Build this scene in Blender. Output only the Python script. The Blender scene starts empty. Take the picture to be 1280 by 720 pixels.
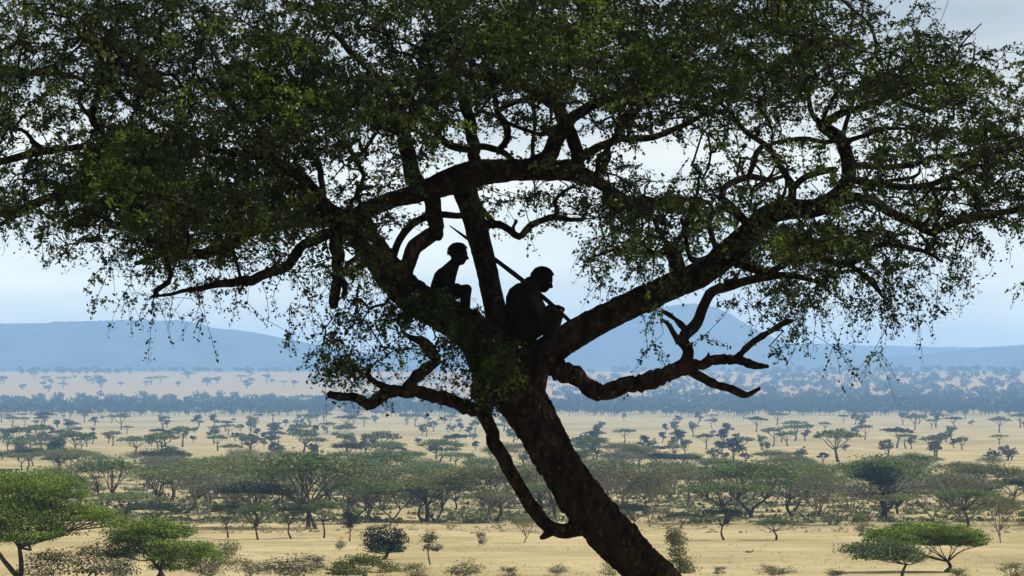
import bpy, bmesh, math
import numpy as np
from mathutils import Vector

rng = np.random.default_rng(7)
S = bpy.context.scene
COL = S.collection

# ------------------------------------------------------------------ camera, sky, sun
F = 3500.0                                   # focal length in pixels of a 1280 wide frame
PITCH = math.atan(140.0 / F)                 # eye level lies 140 px under the frame centre
cam_d = bpy.data.cameras.new("camera")
cam = bpy.data.objects.new("camera", cam_d)
COL.objects.link(cam)
cam_d.sensor_width = 36.0
cam_d.lens = 36.0 * F / 1280.0
cam_d.clip_start = 0.5
cam_d.clip_end = 60000
cam.location = (0, 0, 0)
cam.rotation_euler = (math.pi / 2 + PITCH, 0, 0)
S.camera = cam

SUN_EL, SUN_AZ = math.radians(45), math.radians(91)      # azimuth from +Y towards +X
VEIL = 14.3
world = bpy.data.worlds.new("World")
S.world = world
world.use_nodes = True
wn, wl = world.node_tree.nodes, world.node_tree.links
bg = wn["Background"]
sky = wn.new("ShaderNodeTexSky")
sky.sky_type = 'NISHITA'
sky.sun_disc = False
sky.sun_elevation = SUN_EL
sky.sun_rotation = SUN_AZ
sky.altitude = 1500
sky.air_density = 1.0
sky.dust_density = 2.0
sky.ozone_density = 1.0
# thin high cloud veil over the whole sky
tc = wn.new("ShaderNodeTexCoord")
mp = wn.new("ShaderNodeMapping")
mp.inputs['Scale'].default_value = (6.0, 6.0, 26.0)
nz = wn.new("ShaderNodeTexNoise")
nz.inputs['Scale'].default_value = 1.3
nz.inputs['Detail'].default_value = 6
rp = wn.new("ShaderNodeValToRGB")
rp.color_ramp.elements[0].position = 0.36
rp.color_ramp.elements[0].color = (0.8, 0.8, 0.8, 1)
rp.color_ramp.elements[1].position = 0.72
rp.color_ramp.elements[1].color = (1, 1, 1, 1)
mx = wn.new("ShaderNodeMix")
mx.data_type = 'RGBA'
ml = wn.new("ShaderNodeMath"); ml.operation = 'MULTIPLY'; ml.inputs[1].default_value = 0.93
wl.new(tc.outputs['Generated'], mp.inputs['Vector'])
wl.new(mp.outputs['Vector'], nz.inputs['Vector'])
wl.new(nz.outputs['Fac'], rp.inputs['Fac'])
wl.new(rp.outputs['Color'], ml.inputs[0])
wl.new(ml.outputs['Value'], mx.inputs['Factor'])
wl.new(sky.outputs['Color'], mx.inputs['A'])
sx = wn.new("ShaderNodeSeparateXYZ"); wl.new(tc.outputs['Generated'], sx.inputs[0])
hz = wn.new("ShaderNodeValToRGB")                 # the veil is whitest low over the horizon, all the way round
hz.color_ramp.elements[0].position = 0.0; hz.color_ramp.elements[0].color = (1, .92, .62, 1)
hz.color_ramp.elements[1].position = 0.14; hz.color_ramp.elements[1].color = (.31, .295, .265, 1)
he = hz.color_ramp.elements.new(0.065); he.color = (.62, .58, .44, 1)
wl.new(sx.outputs['Z'], hz.inputs['Fac'])
vs = wn.new("ShaderNodeMix"); vs.data_type = 'RGBA'; vs.blend_type = 'MULTIPLY'; vs.inputs['Factor'].default_value = 1
wl.new(hz.outputs['Color'], vs.inputs['A']); 
cb = wn.new("ShaderNodeMapRange"); cb.inputs['From Min'].default_value = .36; cb.inputs['From Max'].default_value = .66
cb.inputs['To Min'].default_value = VEIL * .84; cb.inputs['To Max'].default_value = VEIL * 1.2
wl.new(nz.outputs['Fac'], cb.inputs['Value']); wl.new(cb.outputs['Result'], vs.inputs['B'])
wl.new(vs.outputs['Result'], mx.inputs['B'])
wl.new(mx.outputs['Result'], bg.inputs['Color'])
bg.inputs['Strength'].default_value = 0.10

sun_d = bpy.data.lights.new("sun", 'SUN')
sun_d.energy = 4.8
sun_d.angle = math.radians(0.5)
sun_d.color = (1.0, 0.95, 0.86)
sun = bpy.data.objects.new("sun", sun_d)
COL.objects.link(sun)
sd = Vector((math.sin(SUN_AZ) * math.cos(SUN_EL), math.cos(SUN_AZ) * math.cos(SUN_EL), math.sin(SUN_EL)))
sun.rotation_euler = sd.to_track_quat('Z', 'Y').to_euler()

S.view_settings.view_transform = 'Standard'
S.view_settings.look = 'None'
S.view_settings.gamma = 1.0
S.view_settings.use_curve_mapping = False
S.view_settings.exposure = 0.55
S.render.engine = 'CYCLES'
S.cycles.max_bounces = 6
S.cycles.diffuse_bounces = 3
S.cycles.transmission_bounces = 4
S.cycles.volume_bounces = 2

# ------------------------------------------------------------------ projection helpers
CP, SP = math.cos(PITCH), math.sin(PITCH)
def at(px, py, D):
    """world point seen at pixel (px, py) of the 1280x720 photo at distance D along +Y"""
    u = (np.asarray(px, float) - 640.0) / F
    v = (360.0 - np.asarray(py, float)) / F
    y = CP - v * SP
    z = SP + v * CP
    s = np.asarray(D, float) / y
    return np.stack([u * s, y * s, z * s], axis=-1)

# ground profile: distance -> picture row of bare ground
GD = np.array([150, 190, 260, 350, 450, 600, 800, 1000, 1400, 1900, 2600, 3300, 4200, 5200, 6200, 7200], float)
GP = np.array([742, 716, 690, 665, 645, 620, 595, 577, 557, 541, 528, 520, 505, 490, 477, 464], float)
GZ = at(np.full_like(GD, 640), GP, GD)[:, 2]
GDa = np.concatenate([[-800, -60, 0, 30, 80], GD, [8200, 10000, 17000]])
GZa = np.concatenate([[4, 0.2, -1.7, -4.2, -7.7], GZ, [60, 20, 20]])
# smooth interpolation table
_t = np.concatenate([np.linspace(-800, 400, 1201), np.linspace(402, 17000, 8300)])
_z = np.interp(_t, GDa, GZa)
_k = np.hanning(41); _k /= _k.sum()
_z[1201:] = np.convolve(np.pad(_z[1201:], 20, mode='edge'), _k, 'valid')
def wob(x, y):
    return (np.sin(x * .013 + y * .007) * np.sin(y * .011 - x * .004) * .35 +
            np.sin(x * .0021 + 1.3) * np.sin(y * .0017 + .4) * 1.2) * np.clip((y - 100) / 800, 0.05, 1)
def gz(x, y):
    return np.interp(y, _t, _z) + wob(x, y)
def ground_pt(px, py):
    D = math.exp(np.interp(-py, -GP, np.log(GD)))
    p = at(px, py, D)
    return np.array([p[0], p[1], gz(p[0], p[1])]), D

# ------------------------------------------------------------------ materials
def mat(name):
    m = bpy.data.materials.new(name)
    m.use_nodes = True
    m.node_tree.nodes.clear()
    return m, m.node_tree.nodes, m.node_tree.links

def ramp(n, stops):
    r = n.new("ShaderNodeValToRGB")
    e = r.color_ramp.elements
    while len(e) < len(stops): e.new(0.5)
    for k, (p, c) in enumerate(stops):
        e[k].position = p; e[k].color = (*c, 1)
    return r

def leaf_mat(name, dark, mid, light, trans=0.35, scale=1.5, indiv=.35):
    m, n, l = mat(name)
    out = n.new("ShaderNodeOutputMaterial")
    att = n.new("ShaderNodeAttribute"); att.attribute_name = 'tone'
    oi = n.new("ShaderNodeObjectInfo")
    no = n.new("ShaderNodeTexNoise"); no.inputs['Scale'].default_value = scale; no.inputs['Detail'].default_value = 2
    tx = n.new("ShaderNodeTexCoord")
    l.new(tx.outputs['Object'], no.inputs['Vector'])
    a = n.new("ShaderNodeMath"); a.operation = 'MULTIPLY_ADD'
    l.new(att.outputs['Fac'], a.inputs[0]); a.inputs[1].default_value = 0.5
    l.new(no.outputs['Fac'], a.inputs[2])
    b = n.new("ShaderNodeMath"); b.operation = 'MULTIPLY_ADD'
    l.new(oi.outputs['Random'], b.inputs[0]); b.inputs[1].default_value = indiv
    l.new(a.outputs[0], b.inputs[2])
    r = ramp(n, [(0.25, dark), (0.75, mid), (1.25 if False else 1.0, light)])
    c = n.new("ShaderNodeMath"); c.operation = 'SUBTRACT'; c.inputs[1].default_value = 0.15
    l.new(b.outputs[0], c.inputs[0])
    l.new(c.outputs[0], r.inputs['Fac'])
    d = n.new("ShaderNodeBsdfDiffuse"); t = n.new("ShaderNodeBsdfTranslucent")
    g = n.new("ShaderNodeBsdfGlossy"); g.inputs['Roughness'].default_value = 0.45
    g.inputs['Color'].default_value = (.5, .5, .5, 1)
    mx1 = n.new("ShaderNodeMixShader"); mx1.inputs[0].default_value = trans
    mx2 = n.new("ShaderNodeMixShader"); mx2.inputs[0].default_value = 0.025
    l.new(r.outputs['Color'], d.inputs['Color']); l.new(r.outputs['Color'], t.inputs['Color'])
    l.new(d.outputs[0], mx1.inputs[1]); l.new(t.outputs[0], mx1.inputs[2])
    l.new(mx1.outputs[0], mx2.inputs[1]); l.new(g.outputs[0], mx2.inputs[2])
    l.new(mx2.outputs[0], out.inputs['Surface'])
    return m

def bark_mat(name, dark, light, scale=9.0, bump=0.6, sun_fleck=None):
    m, n, l = mat(name)
    out = n.new("ShaderNodeOutputMaterial")
    bs = n.new("ShaderNodeBsdfPrincipled")
    bs.inputs['Roughness'].default_value = 0.95
    bs.inputs['Specular IOR Level'].default_value = 0.03
    tx = n.new("ShaderNodeTexCoord")
    mpg = n.new("ShaderNodeMapping"); mpg.inputs['Scale'].default_value = (1, 1, 0.45)
    no = n.new("ShaderNodeTexNoise"); no.inputs['Scale'].default_value = scale; no.inputs['Detail'].default_value = 8
    vo = n.new("ShaderNodeTexVoronoi"); vo.inputs['Scale'].default_value = scale * 1.8
    vo.feature = 'DISTANCE_TO_EDGE'
    l.new(tx.outputs['Object'], mpg.inputs['Vector'])
    l.new(mpg.outputs['Vector'], no.inputs['Vector']); l.new(mpg.outputs['Vector'], vo.inputs['Vector'])
    r = ramp(n, [(0.35, dark), (0.68, light)])
    l.new(no.outputs['Fac'], r.inputs['Fac'])
    colour = r.outputs['Color']
    if sun_fleck:  # noise flecks painted into the bark colour as sunlit spots
        n2 = n.new("ShaderNodeTexNoise"); n2.inputs['Scale'].default_value = scale * 1.6; n2.inputs['Detail'].default_value = 8
        l.new(tx.outputs['Object'], n2.inputs['Vector'])
        r2 = ramp(n, [(0.56, (0, 0, 0)), (0.80, (1, 1, 1))])
        l.new(n2.outputs['Fac'], r2.inputs['Fac'])
        mm = n.new("ShaderNodeMix"); mm.data_type = 'RGBA'
        l.new(r2.outputs['Color'], mm.inputs['Factor']); l.new(colour, mm.inputs['A'])
        mm.inputs['B'].default_value = (*sun_fleck, 1)
        colour = mm.outputs['Result']
    l.new(colour, bs.inputs['Base Color'])
    ad = n.new("ShaderNodeMath"); ad.operation = 'MULTIPLY_ADD'
    l.new(vo.outputs['Distance'], ad.inputs[0]); ad.inputs[1].default_value = 1.2
    l.new(no.outputs['Fac'], ad.inputs[2])
    bp = n.new("ShaderNodeBump"); bp.inputs['Strength'].default_value = bump; bp.inputs['Distance'].default_value = 0.03
    l.new(ad.outputs[0], bp.inputs['Height']); l.new(bp.outputs['Normal'], bs.inputs['Normal'])
    l.new(bs.outputs[0], out.inputs['Surface'])
    return m

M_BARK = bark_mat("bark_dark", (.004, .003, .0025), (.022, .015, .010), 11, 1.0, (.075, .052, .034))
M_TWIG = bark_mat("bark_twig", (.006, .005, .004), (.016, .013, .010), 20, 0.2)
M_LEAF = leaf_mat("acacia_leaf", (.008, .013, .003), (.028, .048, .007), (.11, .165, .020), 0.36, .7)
M_TRUNK = bark_mat("bark_savanna", (.03, .024, .018), (.09, .07, .05), 4, 0.4)
M_PALE = bark_mat("bark_pale", (.12, .10, .07), (.26, .22, .16), 4, 0.3)
M_VIVID = leaf_mat("foliage_vivid_green", (.055, .095, .012), (.14, .21, .024), (.25, .33, .045), .22, .8, .0)
M_GREEN = leaf_mat("foliage_green", (.048, .070, .024), (.088, .125, .042), (.14, .18, .062), .28, .4)
M_OLIVE = leaf_mat("foliage_olive", (.062, .072, .026), (.115, .125, .045), (.17, .175, .07), .28, .4)
M_GREY = leaf_mat("foliage_grey", (.060, .064, .036), (.105, .110, .062), (.145, .150, .085), .22, .4)
M_DARK = leaf_mat("foliage_dark", (.012, .020, .012), (.024, .036, .020), (.04, .056, .03), .2, .4)
M_STRAW = leaf_mat("dry_grass_tuft", (.22, .18, .095), (.31, .26, .14), (.40, .34, .20), .45, .8)
M_YELL = leaf_mat("foliage_yellow_green", (.06, .07, .016), (.12, .135, .03), (.18, .19, .05), .32, .8)

# ------------------------------------------------------------------ mesh helpers
def link(name, me, parent=None, m=None):
    o = bpy.data.objects.new(name, me)
    COL.objects.link(o)
    if m is not None:
        me.materials.append(m)
    if parent is not None:
        o.parent = parent
    return o

def tag(o, label=None, cat=None, group=None, kind=None):
    if label: o['label'] = label
    if cat: o['category'] = cat
    if group: o['group'] = group
    if kind: o['kind'] = kind
    return o

def empty(name, loc, label=None, cat=None, group=None):
    o = bpy.data.objects.new(name, None)
    COL.objects.link(o)
    o.location = loc
    o.empty_display_size = .3
    return tag(o, label, cat, group)

class Acc:
    """collects vertices and polygons (tris/quads) from numpy blocks"""
    def __init__(s): s.v = []; s.f = []; s.n = 0; s.t = []; s.mi = []
    def add(s, v, f, tone=None, mi=0):
        v = np.asarray(v, float); f = np.asarray(f, int)
        s.v.append(v); s.f.append(f + s.n); s.n += len(v)
        s.t.append(np.full(len(v), .5) if tone is None else tone)
        s.mi.append(np.full(len(f), mi))
    def mesh(s, name, smooth=False, origin=None):
        me = bpy.data.meshes.new(name)
        v = np.concatenate(s.v)
        if origin is not None: v = v - np.asarray(origin)
        loops = np.concatenate([f.ravel() for f in s.f])
        sizes = np.concatenate([np.full(len(f), f.shape[1]) for f in s.f])
        starts = np.concatenate([[0], np.cumsum(sizes)[:-1]])
        me.vertices.add(len(v)); me.vertices.foreach_set('co', v.ravel().astype(np.float32))
        me.loops.add(len(loops)); me.loops.foreach_set('vertex_index', loops.astype(np.int32))
        me.polygons.add(len(sizes)); me.polygons.foreach_set('loop_start', starts.astype(np.int32))
        me.polygons.foreach_set('loop_total', sizes.astype(np.int32))
        me.polygons.foreach_set('material_index', np.concatenate(s.mi).astype(np.int32))
        me.polygons.foreach_set('use_smooth', np.full(len(sizes), smooth))
        a = me.attributes.new('tone', 'FLOAT', 'POINT')
        a.data.foreach_set('value', np.concatenate(s.t).astype(np.float32))
        me.update(calc_edges=True)
        me.validate()
        return me

def catmull(P, n):
    """resample control points P (k x d) to n points with a Catmull-Rom spline"""
    P = np.asarray(P, float)
    if len(P) == 2:
        t = np.linspace(0, 1, n)[:, None]
        return P[0] * (1 - t) + P[1] * t
    Q = np.vstack([2 * P[0] - P[1], P, 2 * P[-1] - P[-2]])
    seg = np.linalg.norm(np.diff(P[:, :3], axis=0), axis=1)
    cum = np.concatenate([[0], np.cumsum(seg)])
    s = np.linspace(0, cum[-1], n)
    i = np.clip(np.searchsorted(cum, s, side='right') - 1, 0, len(P) - 2)
    t = ((s - cum[i]) / np.maximum(seg[i], 1e-9))[:, None]
    p0, p1, p2, p3 = Q[i], Q[i + 1], Q[i + 2], Q[i + 3]
    return .5 * (2 * p1 + (p2 - p0) * t + (2 * p0 - 5 * p1 + 4 * p2 - p3) * t ** 2 + (3 * p1 - p0 - 3 * p2 + p3) * t ** 3)

def tube(acc, C, R, sides=6, rough=0.0, cap=True, mi=0, ref=None, ridges=False):
    C = np.asarray(C, float); R = np.asarray(R, float)
    n = len(C)
    T = np.gradient(C, axis=0)
    T /= np.linalg.norm(T, axis=1)[:, None] + 1e-12
    if ref is None:
        md = np.abs(T).mean(0)
        ref = np.eye(3)[int(np.argmin(md))]
    A = np.cross(T, ref); A /= np.linalg.norm(A, axis=1)[:, None] + 1e-12
    B = np.cross(T, A)
    th = np.arange(sides) * 2 * math.pi / sides
    rr = R[:, None] * np.ones(sides)[None]
    if rough:
        ph = rng.uniform(0, 6.28, 6)
        s = np.arange(n)[:, None]
        w = (np.sin(3 * th[None] + s * .55 + ph[0]) * .4 + np.sin(5 * th[None] - s * .8 + ph[1]) * .35 +
             np.sin(2 * th[None] + s * .23 + ph[2]) * .5 + rng.normal(0, .6, (n, sides)))
        if ridges:                                  # furrowed bark: plates that run along the limb
            cell = rng.normal(0, 1, (n // 4 + 2, sides))
            w = w * .55 + cell[(np.arange(n)[:, None] + (np.arange(sides)[None] * 7) % 4) // 4, np.arange(sides)[None]] * .8
        rr = rr * (1 + rough * w)
    V = C[:, None] + rr[..., None] * (np.cos(th)[None, :, None] * A[:, None] + np.sin(th)[None, :, None] * B[:, None])
    V = V.reshape(-1, 3)
    i = np.arange(n - 1)[:, None] * sides; j = np.arange(sides)[None]; k = (j + 1) % sides
    Fq = np.stack([i + j, i + k, i + sides + k, i + sides + j], -1).reshape(-1, 4)
    if cap:
        tip = C[-1] + T[-1] * R[-1] * .8
        base = C[0] - T[0] * R[0] * .5
        m = len(V)
        V = np.vstack([V, tip, base])
        acc.add(V, Fq, mi=mi)
        j = np.arange(sides); k = (j + 1) % sides
        e = (n - 1) * sides
        off = acc.n - len(V)
        tri = np.concatenate([np.stack([e + j, e + k, np.full(sides, m)], -1), np.stack([k, j, np.full(sides, m + 1)], -1)])
        acc.f.append(tri + off); acc.mi.append(np.full(len(tri), mi))
    else:
        acc.add(V, Fq, mi=mi)

def unit(v):
    return v / (np.linalg.norm(v, axis=-1, keepdims=True) + 1e-12)

def leaves(acc, P, size, up=0.0, aspect=.5, mi=0, tone=None, axis=None):
    """one little rhombic leaf quad at each point of P"""
    n = len(P)
    size = np.broadcast_to(size, (n,))[:, None]
    a = rng.normal(size=(n, 3)) if axis is None else axis + rng.normal(size=(n, 3)) * .5
    a[:, 2] *= (1 - up); a = unit(a)
    b = unit(np.cross(a, rng.normal(size=(n, 3)) * np.array([1, 1, 1 - up])) if up == 0 else
             np.cross(a, unit(np.array([0, 0, 1.]) + rng.normal(size=(n, 3)) * (1 - up))))
    c = np.cross(a, b)
    L = size * .5; W = size * .5 * aspect
    fold = c * W * .35
    V = np.stack([P - a * L, P + b * W + fold - a * L * .05, P + a * L, P - b * W + fold - a * L * .05], 1).reshape(-1, 3)
    Fq = np.arange(4 * n).reshape(n, 4)
    tn = np.repeat(rng.random(n) if tone is None else tone, 4)
    acc.add(V, Fq, tone=tn, mi=mi)

# ------------------------------------------------------------------ the setting: ground and hills
def grid_mesh(name, X, Y, Z, m, smooth=True):
    r, c = X.shape
    acc = Acc()
    i = np.arange(r - 1)[:, None] * c; j = np.arange(c - 1)[None]
    Fq = np.stack([i + j, i + j + 1, i + c + j + 1, i + c + j], -1).reshape(-1, 4)
    acc.add(np.stack([X, Y, Z], -1).reshape(-1, 3), Fq)
    return link(name, acc.mesh(name, smooth), None, m)

def ground_material():
    m, n, l = mat("dry_savanna_grass")
    out = n.new("ShaderNodeOutputMaterial")
    bs = n.new("ShaderNodeBsdfDiffuse")
    g = n.new("ShaderNodeNewGeometry")
    def noise(sc, det, stretch=(1, 1, 1)):
        mpp = n.new("ShaderNodeMapping"); mpp.inputs['Scale'].default_value = stretch
        l.new(g.outputs['Position'], mpp.inputs['Vector'])
        t = n.new("ShaderNodeTexNoise"); t.inputs['Scale'].default_value = sc; t.inputs['Detail'].default_value = det
        l.new(mpp.outputs['Vector'], t.inputs['Vector'])
        return t.outputs['Fac']
    r1 = ramp(n, [(.30, (.25, .206, .108)), (.5, (.33, .273, .148)), (.72, (.405, .34, .197))])
    l.new(noise(.06, 10, (1, .55, 1)), r1.inputs['Fac'])
    r2 = ramp(n, [(.50, (0, 0, 0)), (.66, (1, 1, 1))])
    l.new(noise(.0045, 6, (1, .8, 1)), r2.inputs['Fac'])  # broad darker patches: greyer vegetation, and cloud shadows painted into the grass
    r3 = ramp(n, [(.47, (0, 0, 0)), (.62, (.85, .85, .85))])
    l.new(noise(.16, 6), r3.inputs['Fac'])
    m1 = n.new("ShaderNodeMix"); m1.data_type = 'RGBA'
    l.new(r1.outputs['Color'], m1.inputs['A']); m1.inputs['B'].default_value = (.20, .18, .10, 1)
    k = n.new("ShaderNodeMath"); k.operation = 'MULTIPLY'; k.inputs[1].default_value = .7
    l.new(r2.outputs['Color'], k.inputs[0]); l.new(k.outputs[0], m1.inputs['Factor'])
    m2 = n.new("ShaderNodeMix"); m2.data_type = 'RGBA'
    k2 = n.new("ShaderNodeMath"); k2.operation = 'MULTIPLY'; k2.inputs[1].default_value = .45
    l.new(r3.outputs['Color'], k2.inputs[0]); l.new(k2.outputs[0], m2.inputs['Factor'])
    l.new(m1.outputs['Result'], m2.inputs['A']); m2.inputs['B'].default_value = (.20, .165, .10, 1)
    sep = n.new("ShaderNodeSeparateXYZ"); l.new(g.outputs['Position'], sep.inputs[0])      # browner grass on the far rise
    mr = n.new("ShaderNodeMapRange"); mr.inputs['From Min'].default_value = 3300; mr.inputs['From Max'].default_value = 4600
    l.new(sep.outputs['Y'], mr.inputs['Value'])
    m3 = n.new("ShaderNodeMix"); m3.data_type = 'RGBA'; l.new(mr.outputs['Result'], m3.inputs['Factor'])
    l.new(m2.outputs['Result'], m3.inputs['A']); m3.inputs['B'].default_value = (.325, .235, .115, 1)
    l.new(m3.outputs['Result'], bs.inputs['Color'])
    l.new(bs.outputs[0], out.inputs['Surface'])
    return m

yy = np.concatenate([np.linspace(-780, 100, 40), np.geomspace(110, 16800, 330)])
tt = np.linspace(-1, 1, 161)
Y = np.repeat(yy[:, None], len(tt), 1)
X = tt[None] * (np.abs(Y) * .42 + 250)
ground = tag(grid_mesh("ground", X, Y, gz(X, Y), ground_material()), kind='structure')

def hill(name, D, sky_pts, col, depth=1500, amp=18, base=15):
    m, n, l = mat(name + "_scrub")
    out = n.new("ShaderNodeOutputMaterial"); bs = n.new("ShaderNodeBsdfDiffuse")
    g = n.new("ShaderNodeNewGeometry"); t = n.new("ShaderNodeTexNoise")
    t.inputs['Scale'].default_value = .006; t.inputs['Detail'].default_value = 8
    l.new(g.outputs['Position'], t.inputs['Vector'])
    r = ramp(n, [(.35, tuple(c * .6 for c in col)), (.65, tuple(c * 1.4 for c in col))])
    l.new(t.outputs['Fac'], r.inputs['Fac']); l.new(r.outputs['Color'], bs.inputs['Color']); l.new(bs.outputs[0], out.inputs['Surface'])
    sp = np.array(sky_pts, float)
    px = np.linspace(sp[0, 0], sp[-1, 0], 260)
    k = np.hanning(9); k /= k.sum()
    py = np.convolve(np.pad(np.interp(px, sp[:, 0], sp[:, 1]), 4, mode='edge'), k, 'valid')
    T = at(px, py, D)
    x, zt = T[:, 0], T[:, 2]
    v = np.linspace(-1, 1, 49)
    prof = np.cos(v * math.pi / 2) ** 1.3
    XX = np.repeat(x[None], len(v), 0); YY = D + v[:, None] * depth + 0 * XX
    rough = (np.sin(XX * .011 + YY * .006) * np.sin(YY * .009 - XX * .005) + .5 * np.sin(XX * .031 + 2) * np.sin(YY * .027))
    ZZ = (base - 40) + (zt[None] - base + 40) * prof[:, None] + rough * amp * np.abs(np.sin(v * math.pi))[:, None] + rng.normal(0, 1.2, XX.shape)
    return tag(grid_mesh(name, XX, YY, ZZ, m), kind='structure')

hill("hill_range_left", 10400, [(-420, 420), (-200, 412), (0, 405), (60, 404), (110, 402), (170, 400), (205, 401), (240, 403), (270, 411), (300, 413), (330, 418),
      (360, 425), (390, 430), (430, 437), (480, 444), (540, 452), (600, 460), (680, 470)], (.050, .056, .040))
hill("hill_peak", 11000, [(330, 462), (420, 447), (500, 438), (560, 434), (640, 428), (700, 421), (760, 406), (810, 389), (850, 380), (872, 380), (893, 386),
      (915, 398), (936, 410), (966, 424), (996, 433), (1040, 441), (1100, 446), (1150, 444), (1200, 438), (1240, 434), (1290, 433), (1380, 428), (1500, 440), (1650, 455)],
     (.050, .056, .040))
hill("hill_range_far", 14200, [(820, 452), (900, 440), (960, 434), (1005, 430), (1040, 430), (1090, 433), (1140, 433), (1200, 435), (1250, 433), (1290, 430), (1400, 431), (1600, 445)],
     (.055, .06, .045), depth=1300)

# ------------------------------------------------------------------ the great acacia
DT = 30.0
def tw(px_w, d=DT):      # pixel width -> metres at the tree
    return px_w * d / F

BR = []   # (name, depth at the end, [(px, py, width_px)...])
def br(name, dy, *pts): BR.append((name, dy, pts))

br('trunk', 0.0, (1000, 905, 92), (948, 852, 72), (900, 805, 62), (855, 760, 57), (814, 720, 54), (772, 676, 56), (733, 632, 56), (700, 582, 52), (670, 528, 56), (648, 494, 62), (627, 465, 60), (612, 440, 62), (604, 425, 50))
# left leader
br('limb', -.5, (628, 452, 60), (604, 428, 54), (578, 407, 46), (545, 387, 43), (512, 368, 42), (488, 342, 40), (468, 315, 37), (448, 292, 33), (428, 276, 27), (408, 260, 19), (390, 237, 17), (370, 216, 15), (345, 203, 12), (312, 194, 10), (270, 188, 8), (200, 178, 7), (120, 182, 7), (50, 190, 9), (0, 202, 9), (-60, 210, 8))
# middle leader
br('limb', .3, (630, 445, 34), (622, 400, 29), (617, 378, 27), (607, 330, 27), (598, 295, 28), (588, 258, 29), (580, 235, 32), (576, 222, 30))
# right leader
br('limb', .6, (650, 462, 44), (690, 436, 38), (730, 411, 35), (783, 384, 34), (835, 360, 33), (880, 340, 33), (912, 315, 33), (940, 290, 31), (958, 270, 28), (985, 262, 25), (1018, 260, 24), (1042, 249, 22), (1057, 232, 20), (1061, 213, 19), (1057, 190, 17), (1050, 174, 17), (1036, 163, 16), (1024, 155, 14))
# cross limb over the middle leader
br('limb', .2, (432, 280, 20), (455, 265, 22), (490, 250, 21), (527, 240, 26), (560, 228, 33), (595, 217, 34), (640, 213, 28), (680, 212, 27), (712, 214, 24), (735, 221, 19), (755, 233, 15), (778, 247, 11), (802, 262, 9), (830, 280, 6))
# bark columns by the gap under the seated figure
br('limb', -.25, (668, 520, 26), (671, 495, 20), (676, 468, 19), (682, 444, 24), (690, 434, 22))
# stem that leaves the trunk low and climbs on the left
br('limb', -.15, (745, 655, 28), (720, 661, 21), (697, 663, 18), (679, 653, 17), (660, 628, 17), (640, 594, 17), (622, 562, 17), (611, 530, 17), (606, 508, 22), (610, 490, 26))
br('stub', -.3, (690, 660, 16), (682, 668, 11), (676, 672, 6))
br('stub', -.3, (615, 500, 34), (602, 490, 26), (596, 480, 20))
# dead branch on the left
br('dead_branch', -.5, (612, 505, 20), (594, 511, 18), (576, 504, 17), (552, 497, 16), (528, 491, 16), (508, 487, 17), (488, 491, 15), (472, 500, 15), (462, 504, 15), (452, 500, 12), (440, 496, 11), (426, 497, 10), (412, 495, 9))
br('dead_branch', -.6, (505, 489, 14), (520, 472, 16), (536, 458, 15), (543, 450, 14), (537, 438, 15), (527, 428, 13), (515, 424, 7), (503, 416, 4))
br('dead_branch', -.6, (498, 488, 11), (478, 482, 9), (467, 477, 8), (459, 470, 7), (462, 462, 5))
# dead branch on the right
br('dead_branch', -.4, (672, 452, 26), (692, 459, 24), (715, 470, 22), (738, 484, 22), (755, 491, 21), (775, 483, 20), (805, 477, 21), (830, 469, 20), (850, 461, 19), (868, 457, 14), (890, 452, 12), (914, 449, 12), (927, 451, 12), (942, 456, 9), (962, 459, 5))
br('dead_branch', -.5, (918, 450, 10), (930, 439, 8), (944, 426, 8), (962, 414, 7), (980, 404, 7), (989, 402, 5))
br('dead_branch', -.6, (862, 462, 13), (885, 476, 11), (908, 485, 10), (932, 495, 8), (942, 491, 7), (951, 486, 4))
br('branch', .2, (842, 463, 16), (855, 452, 15), (860, 437, 14), (854, 423, 14), (868, 405, 15), (879, 383, 13), (890, 365, 13), (912, 359, 12), (938, 350, 11), (965, 345, 10), (995, 346, 8), (1020, 352, 5), (1040, 366, 4))
br('stub', -.2, (857, 411, 9), (845, 401, 6), (828, 391, 5))
br('stub', -.2, (850, 428, 10), (843, 417, 7), (836, 405, 6), (827, 400, 5))
# arcs under the cross limb
br('branch', -.1, (590, 268, 10), (572, 269, 8), (553, 268, 9), (535, 270, 10), (515, 279, 10), (502, 293, 10), (493, 310, 10), (487, 328, 11))
br('branch', -.3, (540, 243, 22), (543, 265, 20), (545, 286, 18), (536, 294, 20), (520, 310, 20), (511, 332, 19), (504, 356, 19))
br('stub', -.3, (545, 280, 16), (548, 292, 13), (548, 297, 9))
# left side
br('branch', -1.2, (440, 288, 24), (412, 292, 15), (396, 298, 13), (376, 306, 12), (365, 322, 12), (355, 335, 12), (338, 341, 12), (307, 350, 12), (273, 355, 9), (240, 361, 6), (215, 366, 4), (190, 372, 3))
br('branch', 1.2, (430, 278, 20), (400, 275, 17), (360, 277, 16), (318, 287, 15), (297, 302, 14), (268, 313, 15), (240, 318, 12), (205, 319, 8), (170, 330, 6))
br('branch', .8, (318, 287, 10), (270, 277, 10), (215, 268, 9), (160, 258, 9), (115, 250, 9), (75, 245, 10), (50, 251, 12), (32, 260, 12), (12, 266, 11), (-30, 262, 9))
br('branch', .7, (24, 264, 7), (12, 276, 6), (3, 283, 5), (-12, 285, 4))
br('branch', .9, (110, 250, 8), (85, 236, 8), (62, 228, 7), (30, 225, 5))
br('branch', -.7, (430, 285, 20), (421, 305, 18), (422, 330, 15), (421, 355, 13), (416, 378, 12), (420, 382, 6))
br('stub', -.7, (424, 345, 10), (432, 358, 8), (430, 372, 7))
br('branch', -.8, (470, 320, 10), (455, 331, 9), (440, 338, 8), (430, 342, 7))
br('branch', -.3, (60, 190, 7), (42, 178, 6), (30, 165, 5), (10, 160, 4))
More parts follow.
